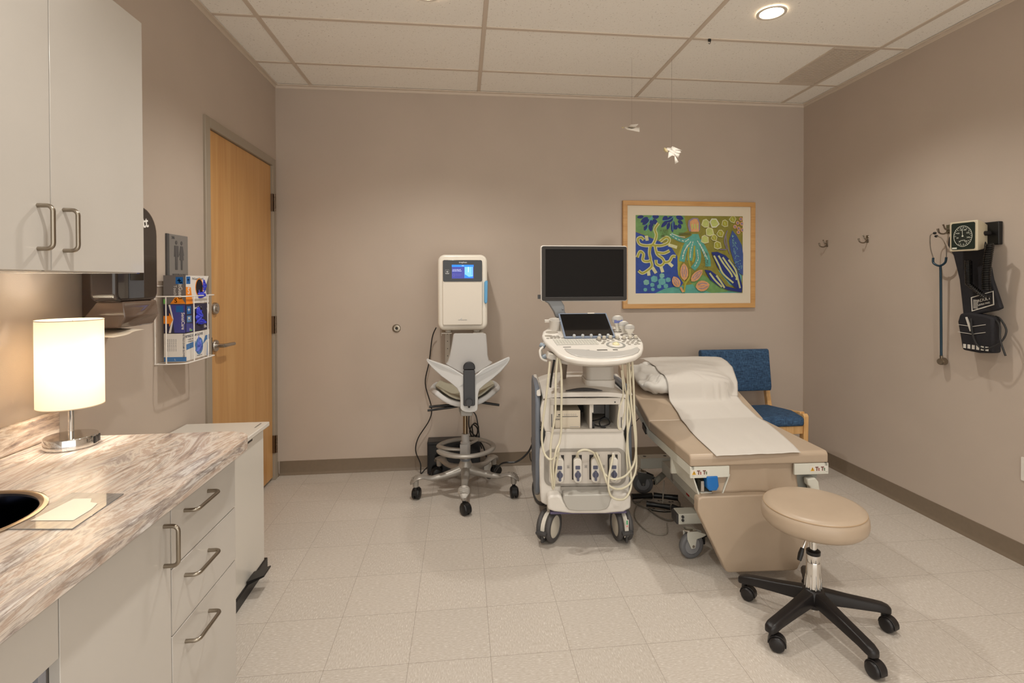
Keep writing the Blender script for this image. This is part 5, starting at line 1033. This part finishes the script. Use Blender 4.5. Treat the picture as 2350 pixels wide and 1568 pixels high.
cab('probe_cable', [(1325, 1049, 2.735), (1326, 1040, 2.71), (1334, 1034, 2.70), (1346, 1033, 2.70), (1358, 1037, 2.70), (1366, 1046, 2.71), (1382, 1080, 2.69), (1400, 1098, 2.66), (1420, 1099, 2.66), (1440, 1088, 2.69), (1456, 1060, 2.72), (1460, 1010, 2.74), (1456, 950, 2.74), (1454, 890, 2.74), (1451, 828, 2.74)])
cab('probe_cable', [(1364, 1049, 2.735), (1368, 1040, 2.71), (1374, 1052, 2.69), (1384, 1080, 2.68), (1394, 1110, 2.65), (1412, 1122, 2.65), (1432, 1120, 2.67), (1449, 1105, 2.69), (1460, 1070, 2.72), (1457, 1000, 2.74), (1449, 930, 2.74), (1446, 880, 2.74), (1443, 828, 2.74)])
cab('probe_cable', [(1407, 1042, 2.735), (1405, 1055, 2.70), (1398, 1090, 2.66), (1396, 1115, 2.64), (1402, 1138, 2.64), (1418, 1147, 2.64), (1436, 1143, 2.66), (1448, 1118, 2.69), (1447, 1080, 2.71), (1441, 1030, 2.73), (1440, 960, 2.74), (1441, 900, 2.75), (1440, 828, 2.75)])
cab('probe_cable', [(1427, 828, 2.76), (1430, 860, 2.76), (1436, 900, 2.76), (1443, 925, 2.75), (1446, 960, 2.74), (1440, 1000, 2.73), (1438, 1050, 2.73), (1444, 1095, 2.72)], r=.005)
cab('probe_cable', [(1452, 840, 2.745), (1444, 880, 2.745), (1437, 910, 2.75), (1433, 950, 2.75), (1424, 985, 2.74), (1418, 975, 2.74), (1421, 940, 2.74), (1430, 905, 2.75), (1426, 850, 2.76)], r=.0045)
cab('power_lead', [(1272, 826, 2.70), (1268, 850, 2.70), (1265, 870, 2.72), (1263, 888, 2.78)], r=.006, mat=BLACK)
# transducers resting in the console holders
def probe(loc, lab, blue, sc_=1.0, rz=0):
    t_ = thing('ultrasound_probe', lab, 'ultrasound probe', loc, rz, 'ultrasound probes in the console holders')
    q = MB(); n_ = 12
    prof = [(.012, .0, .010), (.013, .02, .011), (.018, .040, .013), (.031, .055, .016), (.038, .070, .016), (.037, .084, .014), (.028, .095, .010), (.012, .101, .006), (.0005, .102, .0005)]
    vs = []
    for rx, z, ry in prof:
        for k in range(20): a = 2 * PI * k / 20; vs.append((rx * sc_ * math.copysign(abs(math.cos(a)) ** .7, math.cos(a)), ry * sc_ * math.sin(a), z * sc_))
    q.add(vs, [(i * 20 + k, i * 20 + (k + 1) % 20, (i + 1) * 20 + (k + 1) % 20, (i + 1) * 20 + k) for i in range(len(prof) - 1) for k in range(20)] + [tuple(range(20))[::-1]])
    part('probe_body', q, P('probe_ivory', (214, 208, 196), .3), t_, sharp=60)
    q = MB(); q.lathe([(.0384 * sc_, .070 * sc_), (.0388 * sc_, .073 * sc_), (.0374 * sc_, .085 * sc_), (.0285 * sc_, .0965 * sc_)], n=28, sy=.5); part('acoustic_lens', q, P('lens_grey', (176, 172, 166), .25), t_)
    if blue: q = MB(); q.box(-.027, .024, -.0165, -.0145, .050, .068); part('blue_band', q, P('probe_blue', (104, 112, 168), .4), t_)
    return t_
probe((2.232, 2.925, 1.125), 'rearmost ultrasound probe with a blue band behind the touch panel', True, .92, .1)
probe((2.262, 2.905, 1.100), 'middle ultrasound probe standing in the console holder', False, .86, .2)
probe((2.282, 2.862, 1.090), 'front right ultrasound probe at the edge of the console', False, .80, .1)
# thermal printer in the bay
pr_ = thing('thermal_printer', 'small cream printer sitting in the open bay of the ultrasound machine', 'printer', (2.0, 2.79, .612), math.radians(-5))
q = MB(); q.box(-.158, -.018, .0, .16, 0, .098); part('case', q, P('printer_cream', (206, 194, 174), .4), pr_, bevel=.003)
q = MB(); q.box(-.140, -.118, -.0012, .001, .072, .078, 0); q.box(-.148, -.032, -.0012, .001, .0635, .0665, 0)
for k in range(6): q.ring(ell(-.104 + .012 * k, .0755, .0045, .0045, 10), ell(-.104 + .012 * k, .0755, .0035, .0035, 10), -.001, .001, 'xz', 1)
q.text('SONY', .012, Matrix(((1, 0, 0, -.140), (0, 0, -1, -.0008), (0, 1, 0, .050), (0, 0, 0, 1))), 0, .0003, .0003); q.box(-.075, -.026, -.001, .001, .008, .010, 1)
part('control_strip', q, [DGREY, GREYP], pr_)
# ================================================================ examination table
et = thing('exam_table', 'beige padded examination table with raised head end on a white wheeled frame', 'examination table', (2.40, 2.33, 0), math.radians(-2))
TWD = .68
q = MB(); q.prism([(.0, .545), (.0, .588), (.012, .602), (.60, .602), (.60, .545)], 0, TWD, 'yz'); part('seat_cushion', q, BEIGE, et, bevel=.016, seg=4)
q = MB(); q.prism([(.598, .545), (.598, .602), (1.27, .822), (1.285, .812), (1.30, .77), (1.29, .755)], 0, TWD + .012, 'yz'); part('head_cushion', q, BEIGE, et, bevel=.018, seg=4)
q = MB(); q.box(.0, .19, .0, .012, .492, .545); q.box(TWD - .17, TWD, .0, .012, .492, .545); q.box(.004, .02, .0, .62, .500, .545); q.box(TWD - .02, TWD - .004, .0, .62, .500, .545); q.box(.02, TWD - .02, .55, .60, .50, .545)
part('seat_frame', q, OFFW, et, bevel=.002)
for a_, b_ in ((.004, .022), (TWD - .01, TWD + .008)): part('head_frame', MB().prism([(.62, .50), (1.24, .705), (1.25, .745), (.62, .54)], a_, b_, 'yz'), OFFW, et, bevel=.002)
q = MB(); q.prism([(.66, .505), (.72, .525), (.72, .560), (.66, .54)], -.003, .006, 'yz'); part('head_latch', q, BLACK, et)
# warning stickers
for x0 in (.004, .585):
    q = MB(); q.box(x0, x0 + .088, -.0012, .001, .505, .532, 0); q.prism([(x0 + .004, .509), (x0 + .024, .509), (x0 + .014, .528)], -.0018, -.001, 'xz', 1); q.text('!', .016, Matrix(((1, 0, 0, x0 + .014), (0, 0, -1, -.0019), (0, 1, 0, .5165), (0, 0, 0, 1))), 4, .0002, .0004)
    for dx in (.028, .056):
        q.box(x0 + dx, x0 + dx + .015, -.0018, -.001, .524, .529, 2); q.box(x0 + dx + .005, x0 + dx + .010, -.0018, -.001, .509, .524, 2); q.box(x0 + dx + .012, x0 + dx + .022, -.0018, -.001, .518, .5205, 3 if dx < .05 else 5); q.box(x0 + dx + .014, x0 + dx + .022, -.0018, -.001, .511, .5135, 3 if dx < .05 else 5); q.box(x0 + dx + .016, x0 + dx + .019, -.0018, -.001, .509, .523, 2)
    part('warning_sticker', q, [P('sticker_white', (214, 208, 198), .5), P('sticker_amber', (210, 160, 40), .5), P('sticker_brown', (110, 70, 60), .5), P('sticker_red', (180, 60, 50), .5), BLACK, P('label_green', (40, 150, 90), .5)], et)
# stirrup pockets
def pocket(x, s_):
    q = MB(); o1 = [(x, .500), (x + s_ * .185, .500), (x + s_ * .15, .405), (x + s_ * .03, .405)]; q.ring(o1, [(x + s_ * .008, .494), (x + s_ * .177, .494), (x + s_ * .146, .411), (x + s_ * .036, .411)], .012, .30, 'xz'); q.box(min(x, x + s_ * .18), max(x, x + s_ * .18), .28, .30, .41, .50); part('stirrup_housing', q, OFFW, et, bevel=.002)
    q = MB(); q.box(min(x + s_ * .045, x + s_ * .06), max(x + s_ * .045, x + s_ * .06), .018, .06, .42, .47); q.box(min(x + s_ * .115, x + s_ * .13), max(x + s_ * .115, x + s_ * .13), .018, .06, .42, .47); q.cyl((x + s_ * .06, .02, .405), (x + s_ * .06, .02, .395), .005, n=10); q.cyl((x + s_ * .13, .02, .405), (x + s_ * .13, .02, .395), .005, n=10); part('stirrup_bracket', q, STEEL, et)
pocket(.015, 1)
q = MB(); q.prism([(.078, .500), (.132, .500), (.138, .452), (.128, .432), (.092, .430), (.080, .446)], -.004, .04, 'xz'); part('stirrup_lever', q, P('lever_blue', (24, 104, 176), .35), et, bevel=.005, seg=3, label='bright blue lever')
q = MB(); q.prism([(.50, .495), (.505, .42), (.56, .41), (.64, .40), (.665, .495)], .05, .28, 'xz'); part('stirrup_housing', q, P('table_grey', (150, 150, 142), .5), et, bevel=.003)
q = MB(); q.prism([(.575, .47), (.615, .475), (.632, .455), (.640, .40), (.628, .372), (.606, .368), (.594, .385), (.592, .43), (.578, .44)], .0, .035, 'xz'); part('stirrup_arm', q, OFFW, et, bevel=.006, seg=3)
q = MB(); q.box(.604, .632, .002, .033, .360, .371); part('stirrup_tip', q, P('tip_amber', (184, 132, 84), .5), et)
# leg flap and folded leg rest
q = MB(); q.grid(lambda u, v: (.118 + .415 * u - .006 * v * (1 if u < .5 else -1), .030 + .010 * math.sin(PI * v) + .003 * math.sin(u * 19) * v * v - .010 * math.exp(-((u - .62) / .035) ** 2) * v, .56 - .152 * v), 40, 10); o = part('hinge_flap', q, BEIGE, et, sharp=80); s_ = o.modifiers.new('t', 'SOLIDIFY'); s_.thickness = .014
q = MB(); q.prism([(.035, .405), (.030, .40), (.028, .345), (.165, .058), (.178, .050), (.50, .046), (.515, .052), (.655, .345), (.655, .40), (.645, .412), (.05, .412)][::-1], -.020, .030, 'xz'); part('leg_rest', q, BEIGE, et, bevel=.015, seg=4)
q = MB(); q.box(.06, .15, .020, .034, .408, .416); part('leg_rest_plate', q, OFFW, et, bevel=.001)
# undercarriage
def rbx(mb, x0, x1, y0, y1, z0, z1): mb.box(x0, x1, y0, y1, z0, z1)
q = MB(); q.box(.048, .68, .265, .345, .148, .203); part('cross_beam', q, OFFW, et, bevel=.004); q = MB(); q.box(.08, .68, 1.02, 1.10, .165, .235); part('cross_beam', q, OFFW, et, bevel=.004)
q = MB(); q.box(.038, .048, .267, .343, .150, .201); part('beam_cap', q, DGREY, et, bevel=.002)
q = MB(); q.prism([(.10, .062 + .14), (.33, .20), (.33, .14), (.10, .14)], 0, .001, 'xz')
for x_ in (.225, .42): part('side_beam', MB().box(x_, x_ + .075, .345, 1.02, .140, .215), OFFW, et, bevel=.004)
q = MB(); q.box(.2225, .2248, .56, .60, .165, .202); part('red_sticker', q, P('sticker_scarlet', (196, 24, 28), .5), et, label='small red square sticker on the beam')
q = MB(); q.box(.2225, .2248, .80, .86, .150, .205, 0)
for k in range(5): q.box(.2220, .2226, .805, .85, .16 + .008 * k, .163 + .008 * k, 1)
part('data_label', q, [P('sticker_white', (214, 208, 198), .5), DGREY], et)
q = MB(); q.box(.25, .44, .50, .86, .215, .30); q.box(.28, .41, .56, .80, .30, .40); q.box(.30, .39, .60, .76, .40, .50); part('lift_column', q, P('table_grey', (150, 150, 142), .5), et, bevel=.004)
q = MB(); q.box(.14, .155, .25, .60, .26, .50); q.prism([(.30, .24), (.345, .24), (.56, .50), (.50, .50)], .16, .20, 'yz'); q.prism([(.30, .24), (.345, .24), (.56, .50), (.50, .50)], .50, .54, 'yz'); part('lift_arm', q, OFFW, et, bevel=.003)
q = MB(); q.cyl((.33, .30, .24), (.33, .62, .48), .022); q.cyl((.19, .32, .25), (.19, .32, .44), .010); part('actuator', q, BLACK, et)
q = MB()
for x, y in ((.24, .300), (.12, 1.06), (.26, 1.06), (.5, 1.06)): q.lathe([(.011, .0), (.011, .0012), (.006, .0014), (.0001, .0014)], (x, y, .2032 if y < .5 else .2352), 16)
for z in (.172, .19): q.cyl((.068, .2645, z), (.068, .2585, z), .007, n=14)
part('bolt', q, DGREY, et)
def tcaster(x, y, ang, ztop, dark=False):
    c_ = bpy.data.objects.new('caster', None); c_.empty_display_size = .02; COL.objects.link(c_); c_.parent = et; c_.location = (x, y, 0); c_.rotation_euler = (0, 0, ang); R_ = .066
    q = MB(); q.lathe([(.044, -.015), (.058, -.0155), (.064, -.012), (R_, -.004), (R_, .004), (.064, .012), (.058, .0155), (.044, .015), (.044, -.015)], (0, 0, R_), 40, axis='x'); part('tyre', q, P('caster_grey', (104, 104, 106), .5), c_, sharp=50)
    q = MB(); q.lathe([(.0001, -.012), (.042, -.0125), (.0445, -.010), (.0445, .010), (.042, .0125), (.0001, .012)], (0, 0, R_), 40, axis='x'); part('wheel_disc', q, P('disc_grey', (136, 136, 138), .4), c_)
    FM = P('fork_dark', (88, 88, 86), .35, .6) if dark else OFFW
    for s_ in (-1, 1):
        q = MB(); q.prism([(-.012, .055), (.012, .055), (.020, .100), (.055, .105), (.075, .112), (.070, .120), (.02, .140), (-.032, .146), (-.036, .135), (-.034, .105)], s_ * .018 - .0015, s_ * .018 + .0015, 'yz'); part('fork', q, FM, c_, bevel=.001, seg=1)
    q = MB(); q.box(-.019, .019, -.034, .02, .138, .146); q.cyl((0, -.020, .140), (0, -.020, ztop), .012, n=20); q.lathe([(.024, .146), (.024, .152), (.018, .154)], (0, -.02, 0), 20); q.cyl((-.022, 0, R_), (.022, 0, R_), .007, n=14); part('swivel', q, STEEL, c_)
    q = MB(); q.box(-.012, .012, .055, .085, .098, .106); q.box(-.008, .008, .068, .078, .06, .10); part('brake', q, BLACK, c_, bevel=.001, seg=1)
A_ = math.radians(52)
tcaster(.095, .218, math.radians(-78), .150); tcaster(.10, 1.03, math.radians(-100), .168, True); tcaster(.60, .25, -1.2, .15); tcaster(.60, 1.06, 1.0, .168, True)
# foot control bars
fc_ = thing('foot_control', 'black foot control rollers with clear loop guards lying on the floor by the table', 'foot control', (2.45, 2.95, 0))
CLR = P('clear_plastic', (210, 204, 194), .15, trans=.7, ior=1.45)
def zf(u, v, z): p = onp(2, z, u, v); return p
q = W2(fc_); a = zf(1450, 1140, .03); b_ = zf(1496, 1138, .03); c_ = zf(1500, 1137, .03); d_ = zf(1556, 1143, .03)
def roller(mb, p, r_, q_): mb.tube([p, p.lerp(q_, .5), q_], [r_, r_ * .8, r_], 14, smooth=5)
roller(q, a, .019, b_); roller(q, c_, .019, d_); e_ = zf(1484, 1156, .03); f_ = zf(1538, 1164, .03); roller(q, e_, .017, f_); g_ = zf(1543, 1164, .03); h_ = zf(1568, 1172, .03); roller(q, g_, .019, h_); part('roller', q, BLACK, fc_)
q = W2(fc_)
def loop(p, r_, dz=.004):
    pts = []
    for k in range(13): a_ = PI * k / 12; m_ = (p + r_) / 2; h2 = (r_ - p) / 2; nrm = Vector((h2.y, -h2.x, 0)).normalized(); pts.append(m_ - h2 * math.cos(a_) + nrm * .15 * h2.length * 0 + Vector((0, -1, 0)) * .16 * math.sin(a_) + Vector((0, 0, dz + .008 - m_.z + .0)))
    return pts
q.tube(loop(a, d_), .004, 8); q.tube(loop(e_, f_), .004, 8); part('loop_guard', q, P('loop_grey', (110, 104, 96), .3), fc_)
q = W2(fc_)
for p1, p2 in ((a, d_), (e_, f_)):
    l_ = loop(p1, p2, -.008); vs = [Vector((p.x, p.y, .003)) for p in l_]; q.add(vs, [tuple(range(len(vs)))])
part('floor_film', q, P('pedal_film', (168, 156, 142), .3), fc_)
q = W2(fc_)
for (u, v) in ((1464, 1153), (1515, 1149), (1540, 1152), (1497, 1168), (1521, 1172)):
    p = zf(u, v, .005); q.box(p.x - .016, p.x + .016, p.y - .002, p.y + .002, .0045, .0055); q.prism([(p.x - .018, p.y), (p.x - .008, p.y + .010), (p.x - .008, p.y - .010)], .0045, .0055, 'xy'); q.prism([(p.x + .018, p.y), (p.x + .008, p.y + .010), (p.x + .008, p.y - .010)], .0045, .0055, 'xy')
part('direction_symbol', q, BLACK, fc_)
q = W2(fc_); q.tube([(2.57, 3.10, .035), (2.60, 3.16, .10), (2.62, 3.2, .14)], .004, 8, smooth=4); q.tube([(2.50, 2.86, .03), (2.46, 2.78, .01), (2.38, 2.82, .006), (2.36, 3.0, .006), (2.45, 3.2, .006), (2.60, 3.3, .006)], .0035, 8, smooth=6)
part('control_cord', q, P('cord_grey', (150, 142, 130), .5), fc_)
q = MB(); hp = []
for k in range(100): t_ = k / 10; a_ = 2 * PI * t_; hp.append((2.60 + .009 * t_, 3.30 + .006 * t_, .095 + .020 * math.sin(a_))); hp[-1] = (hp[-1][0], hp[-1][1] + .020 * math.cos(a_), hp[-1][2] + .003 * t_)
q.tube(hp, .004, 6); q.tube([(2.69, 3.36, .13), (2.70, 3.36, .16), (2.70, 3.34, .21)], .004, 6); o = part('coiled_cord', q, P('coil_grey', (150, 146, 134), .5)); tag(o, 'grey coiled cord under the examination table by the rear castor', 'cord')
q = MB(); q.tube([(2.66, 3.60, .50), (2.62, 3.70, .40), (2.55, 3.82, .25), (2.50, 3.88, .10), (2.48, 3.9, .02)], .003, 8, smooth=6); o = part('thin_cord', q, BLACK); tag(o, 'thin black cord dropping behind the raised end of the examination table', 'cord')
# pillow
pi = MB(); ETM = Matrix.Translation(et.location) @ Matrix.Rotation(et.rotation_euler[2], 4, 'Z')
HS = math.atan2(.22, .672)
PMx = ETM @ Matrix.Translation((.325, .98, .602 + .382 * math.tan(HS) + .0)) @ Matrix.Rotation(HS, 4, 'X')
def pillow(u, v):
    a = 2 * PI * u; th = PI * (v - .5); ct_ = math.cos(th); stt_ = math.sin(th)
    ex = .42; cx = math.copysign(abs(math.cos(a)) ** ex, math.cos(a)); cy = math.copysign(abs(math.sin(a)) ** ex, math.sin(a))
    m_ = min(1, ct_ ** .62 if ct_ > 0 else 0)
    x, y = .305 * cx * m_, .160 * cy * m_
    ed = abs(math.cos(a)) * m_
    z = .062 + .066 * stt_ * (1 - .25 * ed)
    wr = .006 * math.sin(18 * y / .16 + 9 * x) * ed + .004 * math.sin(31 * a + 5 * v) * m_
    if x < -.12: wr += .011 * math.sin(y * 55 + x * 38) * min(1, (-.12 - x) / .08) + .006 * math.sin(x * 90 - y * 40) * min(1, (-.12 - x) / .08)
    return (x + wr * .5 * (1 if x > 0 else -1), y, max(.002, z + wr))
pi.M = PMx.copy(); pi.grid(pillow, 84, 26, cu=True)
o = part('pillow', pi, P('pillow_white', (200, 195, 187), .75, bump=.2, bscale=60), None, sharp=180, origin=tuple(PMx @ Vector((0, 0, .05)))); tag(o, 'plump white pillow on the raised end of the examination table', 'pillow')
# paper sheet running down the table
rows = [(2.298, 2.512, 2.932, .603), (2.40, 2.522, 2.962, .6065), (2.55, 2.54, 3.005, .6065), (2.70, 2.565, 3.045, .607), (2.80, 2.588, 3.068, .607), (2.90, 2.605, 3.074, .6085), (2.98, 2.616, 3.072, .632), (3.06, 2.617, 3.070, .657), (3.125, 2.614, 3.072, .684), (3.15, 2.612, 3.085, .722), (3.18, 2.606, 3.10, .765), (3.23, 2.600, 3.11, .807), (3.30, 2.592, 3.13, .842), (3.38, 2.585, 3.135, .868), (3.46, 2.578, 3.135, .882), (3.54, 2.575, 3.13, .872)]
def paper(u, v):
    t_ = v * (len(rows) - 1); i = min(len(rows) - 2, int(t_)); f_ = t_ - i; A = rows[i]; B = rows[i + 1]
    y, xl, xr, z = [A[k] * (1 - f_) + B[k] * f_ for k in range(4)]
    x = xl + (xr - xl) * u
    wv = .0012 * math.sin(9 * u + 14 * v) + .0008 * math.sin(23 * u - 9 * v)
    pil = 1 if i >= 8 else 0
    dr_ = -.020 * (abs(2 * u - 1) ** 8) * pil * .4 + .005 * pil
    return (x, y + .006 * math.sin(5 * u) * pil, z + abs(wv) + dr_)
from mathutils.bvhtree import BVHTree
tree = BVHTree.FromPolygons(pi.v, pi.f)
q = MB().grid(paper, 48, 130)
lift = []
for (x, y, z) in q.v:
    hz = -1
    for dx_, dy_ in ((0, 0), (.012, 0), (-.012, 0), (0, .014), (0, -.014), (0, -.026)):
        h_ = tree.ray_cast(Vector((x + dx_, y + dy_, 2)), Vector((0, 0, -1)))
        if h_[0] is not None and h_[0].z > hz: hz = h_[0].z
    lift.append(max(z if hz < 0 or y < 3.12 else min(z, hz + .05), hz + .005))
nu_ = 49
for _ in range(4):
    l2 = lift[:]
    for i in range(len(lift)):
        r_, c_ = divmod(i, nu_)
        if 0 < r_ < 130 and q.v[i][1] > 3.02: l2[i] = max(lift[i], .25 * lift[i - nu_] + .5 * lift[i] + .25 * lift[i + nu_])
    lift = l2
q.v = [(x, y, zz) for (x, y, z), zz in zip(q.v, lift)]
PPR = P('exam_paper', (198, 191, 182), .8, bump=.25, bscale=45)
o = part('table_paper', q, PPR, None, sharp=180, origin=(2.78, 2.7, .605)); s_ = o.modifiers.new('t', 'SOLIDIFY'); s_.thickness = .0008; s_.offset = 1; tag(o, 'long strip of white paper covering the pillow and running down the table', 'examination paper')
# ================================================================ blue chair
bc2 = thing('guest_chair', 'blue upholstered guest chair with light wood frame in the corner', 'chair', (3.45, 3.62, 0))
cx0, cx1, cy0, cy1 = 3.165, 3.735, 3.375, 3.90
q = W2(bc2)
for x in (cx0, cx1 - .034): q = W2(bc2); q.prism([(3.385, 0), (3.425, 0), (3.43, .43), (3.428, .478), (3.39, .486), (3.375, .47)], x, x + .034, 'yz'); q.prism([(3.42, .452), (3.80, .392), (3.80, .434), (3.42, .492)], x, x + .034, 'yz'); q.prism([(3.80, 0), (3.845, 0), (3.84, .40), (3.90, .66), (3.905, .69), (3.87, .70), (3.805, .43), (3.795, .38)], x, x + .034, 'yz'); part('wood_side', q, CHAIRW, bc2, bevel=.004)
part('apron_rail', W2(bc2).box(cx0 + .034, cx1 - .034, 3.388, 3.412, .345, .40), CHAIRW, bc2, bevel=.003); part('apron_rail', W2(bc2).box(cx0 + .034, cx1 - .034, 3.80, 3.83, .33, .38), CHAIRW, bc2, bevel=.003)
q = W2(bc2); q.grid(lambda u, v: (0, 0, 0), 1, 1) if False else None
q.prism([(3.362, .405), (3.362, .455), (3.375, .472), (3.50, .485), (3.80, .455), (3.80, .40)], cx0 + .004, cx1 - .038, 'yz'); part('seat', q, FABRIC, bc2, bevel=.018, seg=4)
q = W2(bc2); q.prism([(3.770, .568), (3.762, .60), (3.800, .875), (3.815, .885), (3.850, .880), (3.858, .86), (3.825, .57)], cx0 - .01, cx1 - .03, 'yz'); part('backrest', q, FABRIC, bc2, bevel=.017, seg=4)
# ================================================================ rolling stool
rs = thing('rolling_stool', 'round beige padded rolling stool with chrome lift and black five-star base', 'stool', (2.775, 1.99, 0))
q = MB().lathe([(.0001, .505), (.10, .5055), (.165, .503), (.184, .497), (.1875, .493), (.186, .4905), (.1905, .487), (.1955, .47), (.197, .45), (.193, .432), (.180, .418), (.16, .413), (.0001, .413)], n=72); part('seat', q, BEIGE, rs, sharp=60)
q = MB(); q.tube([(.1875 * math.cos(2 * PI * k / 72), .1875 * math.sin(2 * PI * k / 72), .4915) for k in range(72)], .0022, 6, closed=True); part('seat_piping', q, P('piping_beige', (168, 142, 112), .4), rs)
q = MB().box(-.07, .07, -.07, .07, .402, .414); part('seat_plate', q, BLACK, rs, bevel=.003)
q = MB().cyl((0, 0, .30), (0, 0, .405), .0135).cyl((0, 0, .375), (0, 0, .405), .018); q.lathe([(.0148, .338), (.0148, .344)], n=20); part('piston', q, CHROME, rs)
q = MB().lathe([(.026, .292), (.027, .298), (.027, .306), (.020, .311), (.0145, .311), (.0145, .30)], n=32); part('collar', q, BLACK, rs, sharp=40)
q = MB().lathe([(.0300, .085), (.0290, .17), (.0268, .235), (.0265, .26), (.0255, .263), (.0265, .266), (.0265, .292), (.0001, .292)], n=40); 
part('lift_cylinder', q, CHROME, rs, sharp=30)
q = MB()
for k in range(10):
    a = 2 * PI * k / 10; c_, s_ = math.cos(a), math.sin(a); q.tube([(.0245 * c_, .0245 * s_, .225), (.0292 * c_, .0292 * s_, .17), (.0305 * c_, .0305 * s_, .085)], [.001, .0028, .0034], 8, smooth=4)
part('flutes', q, CHROME, rs)
q = MB(); q.tube([(-.012, -.005, .398), (-.040, -.012, .365), (-.062, -.018, .325)], .0045, 8); lv = part('height_lever', q, CHROME, rs); q = MB(); q.tube([(-.060, -.018, .330), (-.070, -.022, .308), (-.080, -.026, .284)], [.007, .0105, .008], 12, smooth=3); part('lever_grip', q, BLACK, lv)
BBL = P('base_black', (30, 27, 27), .36, bump=.15, bscale=350)
cst = [(2.567, 2.17), (2.487, 1.843), (2.783, 1.685), (3.054, 1.902)]
angs = [math.atan2(y - 1.99, x - 2.775) for x, y in cst]
base0 = sum([(a - math.radians(t_)) for a, t_ in zip([angs[0], angs[1] + (2 * PI if angs[1] < 0 else 0), angs[2] + 2 * PI, angs[3] + 2 * PI], (144, 216, 288, 360 - 0))]) / 4
for k in range(5):
    a = base0 + math.radians(72 * k)
    q = MB(); q.M = Matrix.Rotation(a, 4, 'Z')
    secs = [(.0, .128, .030, .030), (.05, .122, .026, .027), (.14, .108, .023, .022), (.24, .094, .022, .018), (.272, .088, .023, .017), (.292, .082, .019, .015), (.299, .078, .010, .010)]
    vs = []
    for x, z, w_, h_ in secs:
        for px_, pz_ in ((-1, -1), (-1.0, .3), (-.72, .9), (0, 1), (.72, .9), (1.0, .3), (1, -1), (0, -1)): vs.append((x, w_ * px_, z + h_ * pz_))
    q.add(vs, [(i * 8 + j, i * 8 + (j + 1) % 8, (i + 1) * 8 + (j + 1) % 8, (i + 1) * 8 + j) for i in range(len(secs) - 1) for j in range(8)] + [tuple(range(8))[::-1], tuple(range((len(secs) - 1) * 8, len(secs) * 8))])
    part('leg', q, BBL, rs, bevel=.004, seg=3)
    twin_caster(rs, (.275 * math.cos(a), .275 * math.sin(a), 0), (.35, .6, .75, 1.0, .2)[k], .029, wheel=BBL, hz=.078)
part('hub', MB().lathe([(.0001, .075), (.030, .075), (.044, .085), (.048, .13), (.040, .150), (.028, .158), (.0001, .158)]), BBL, rs, sharp=40)
part('hub_foot', MB().cyl((0, 0, .062), (0, 0, .08), .014), CHROME, rs)
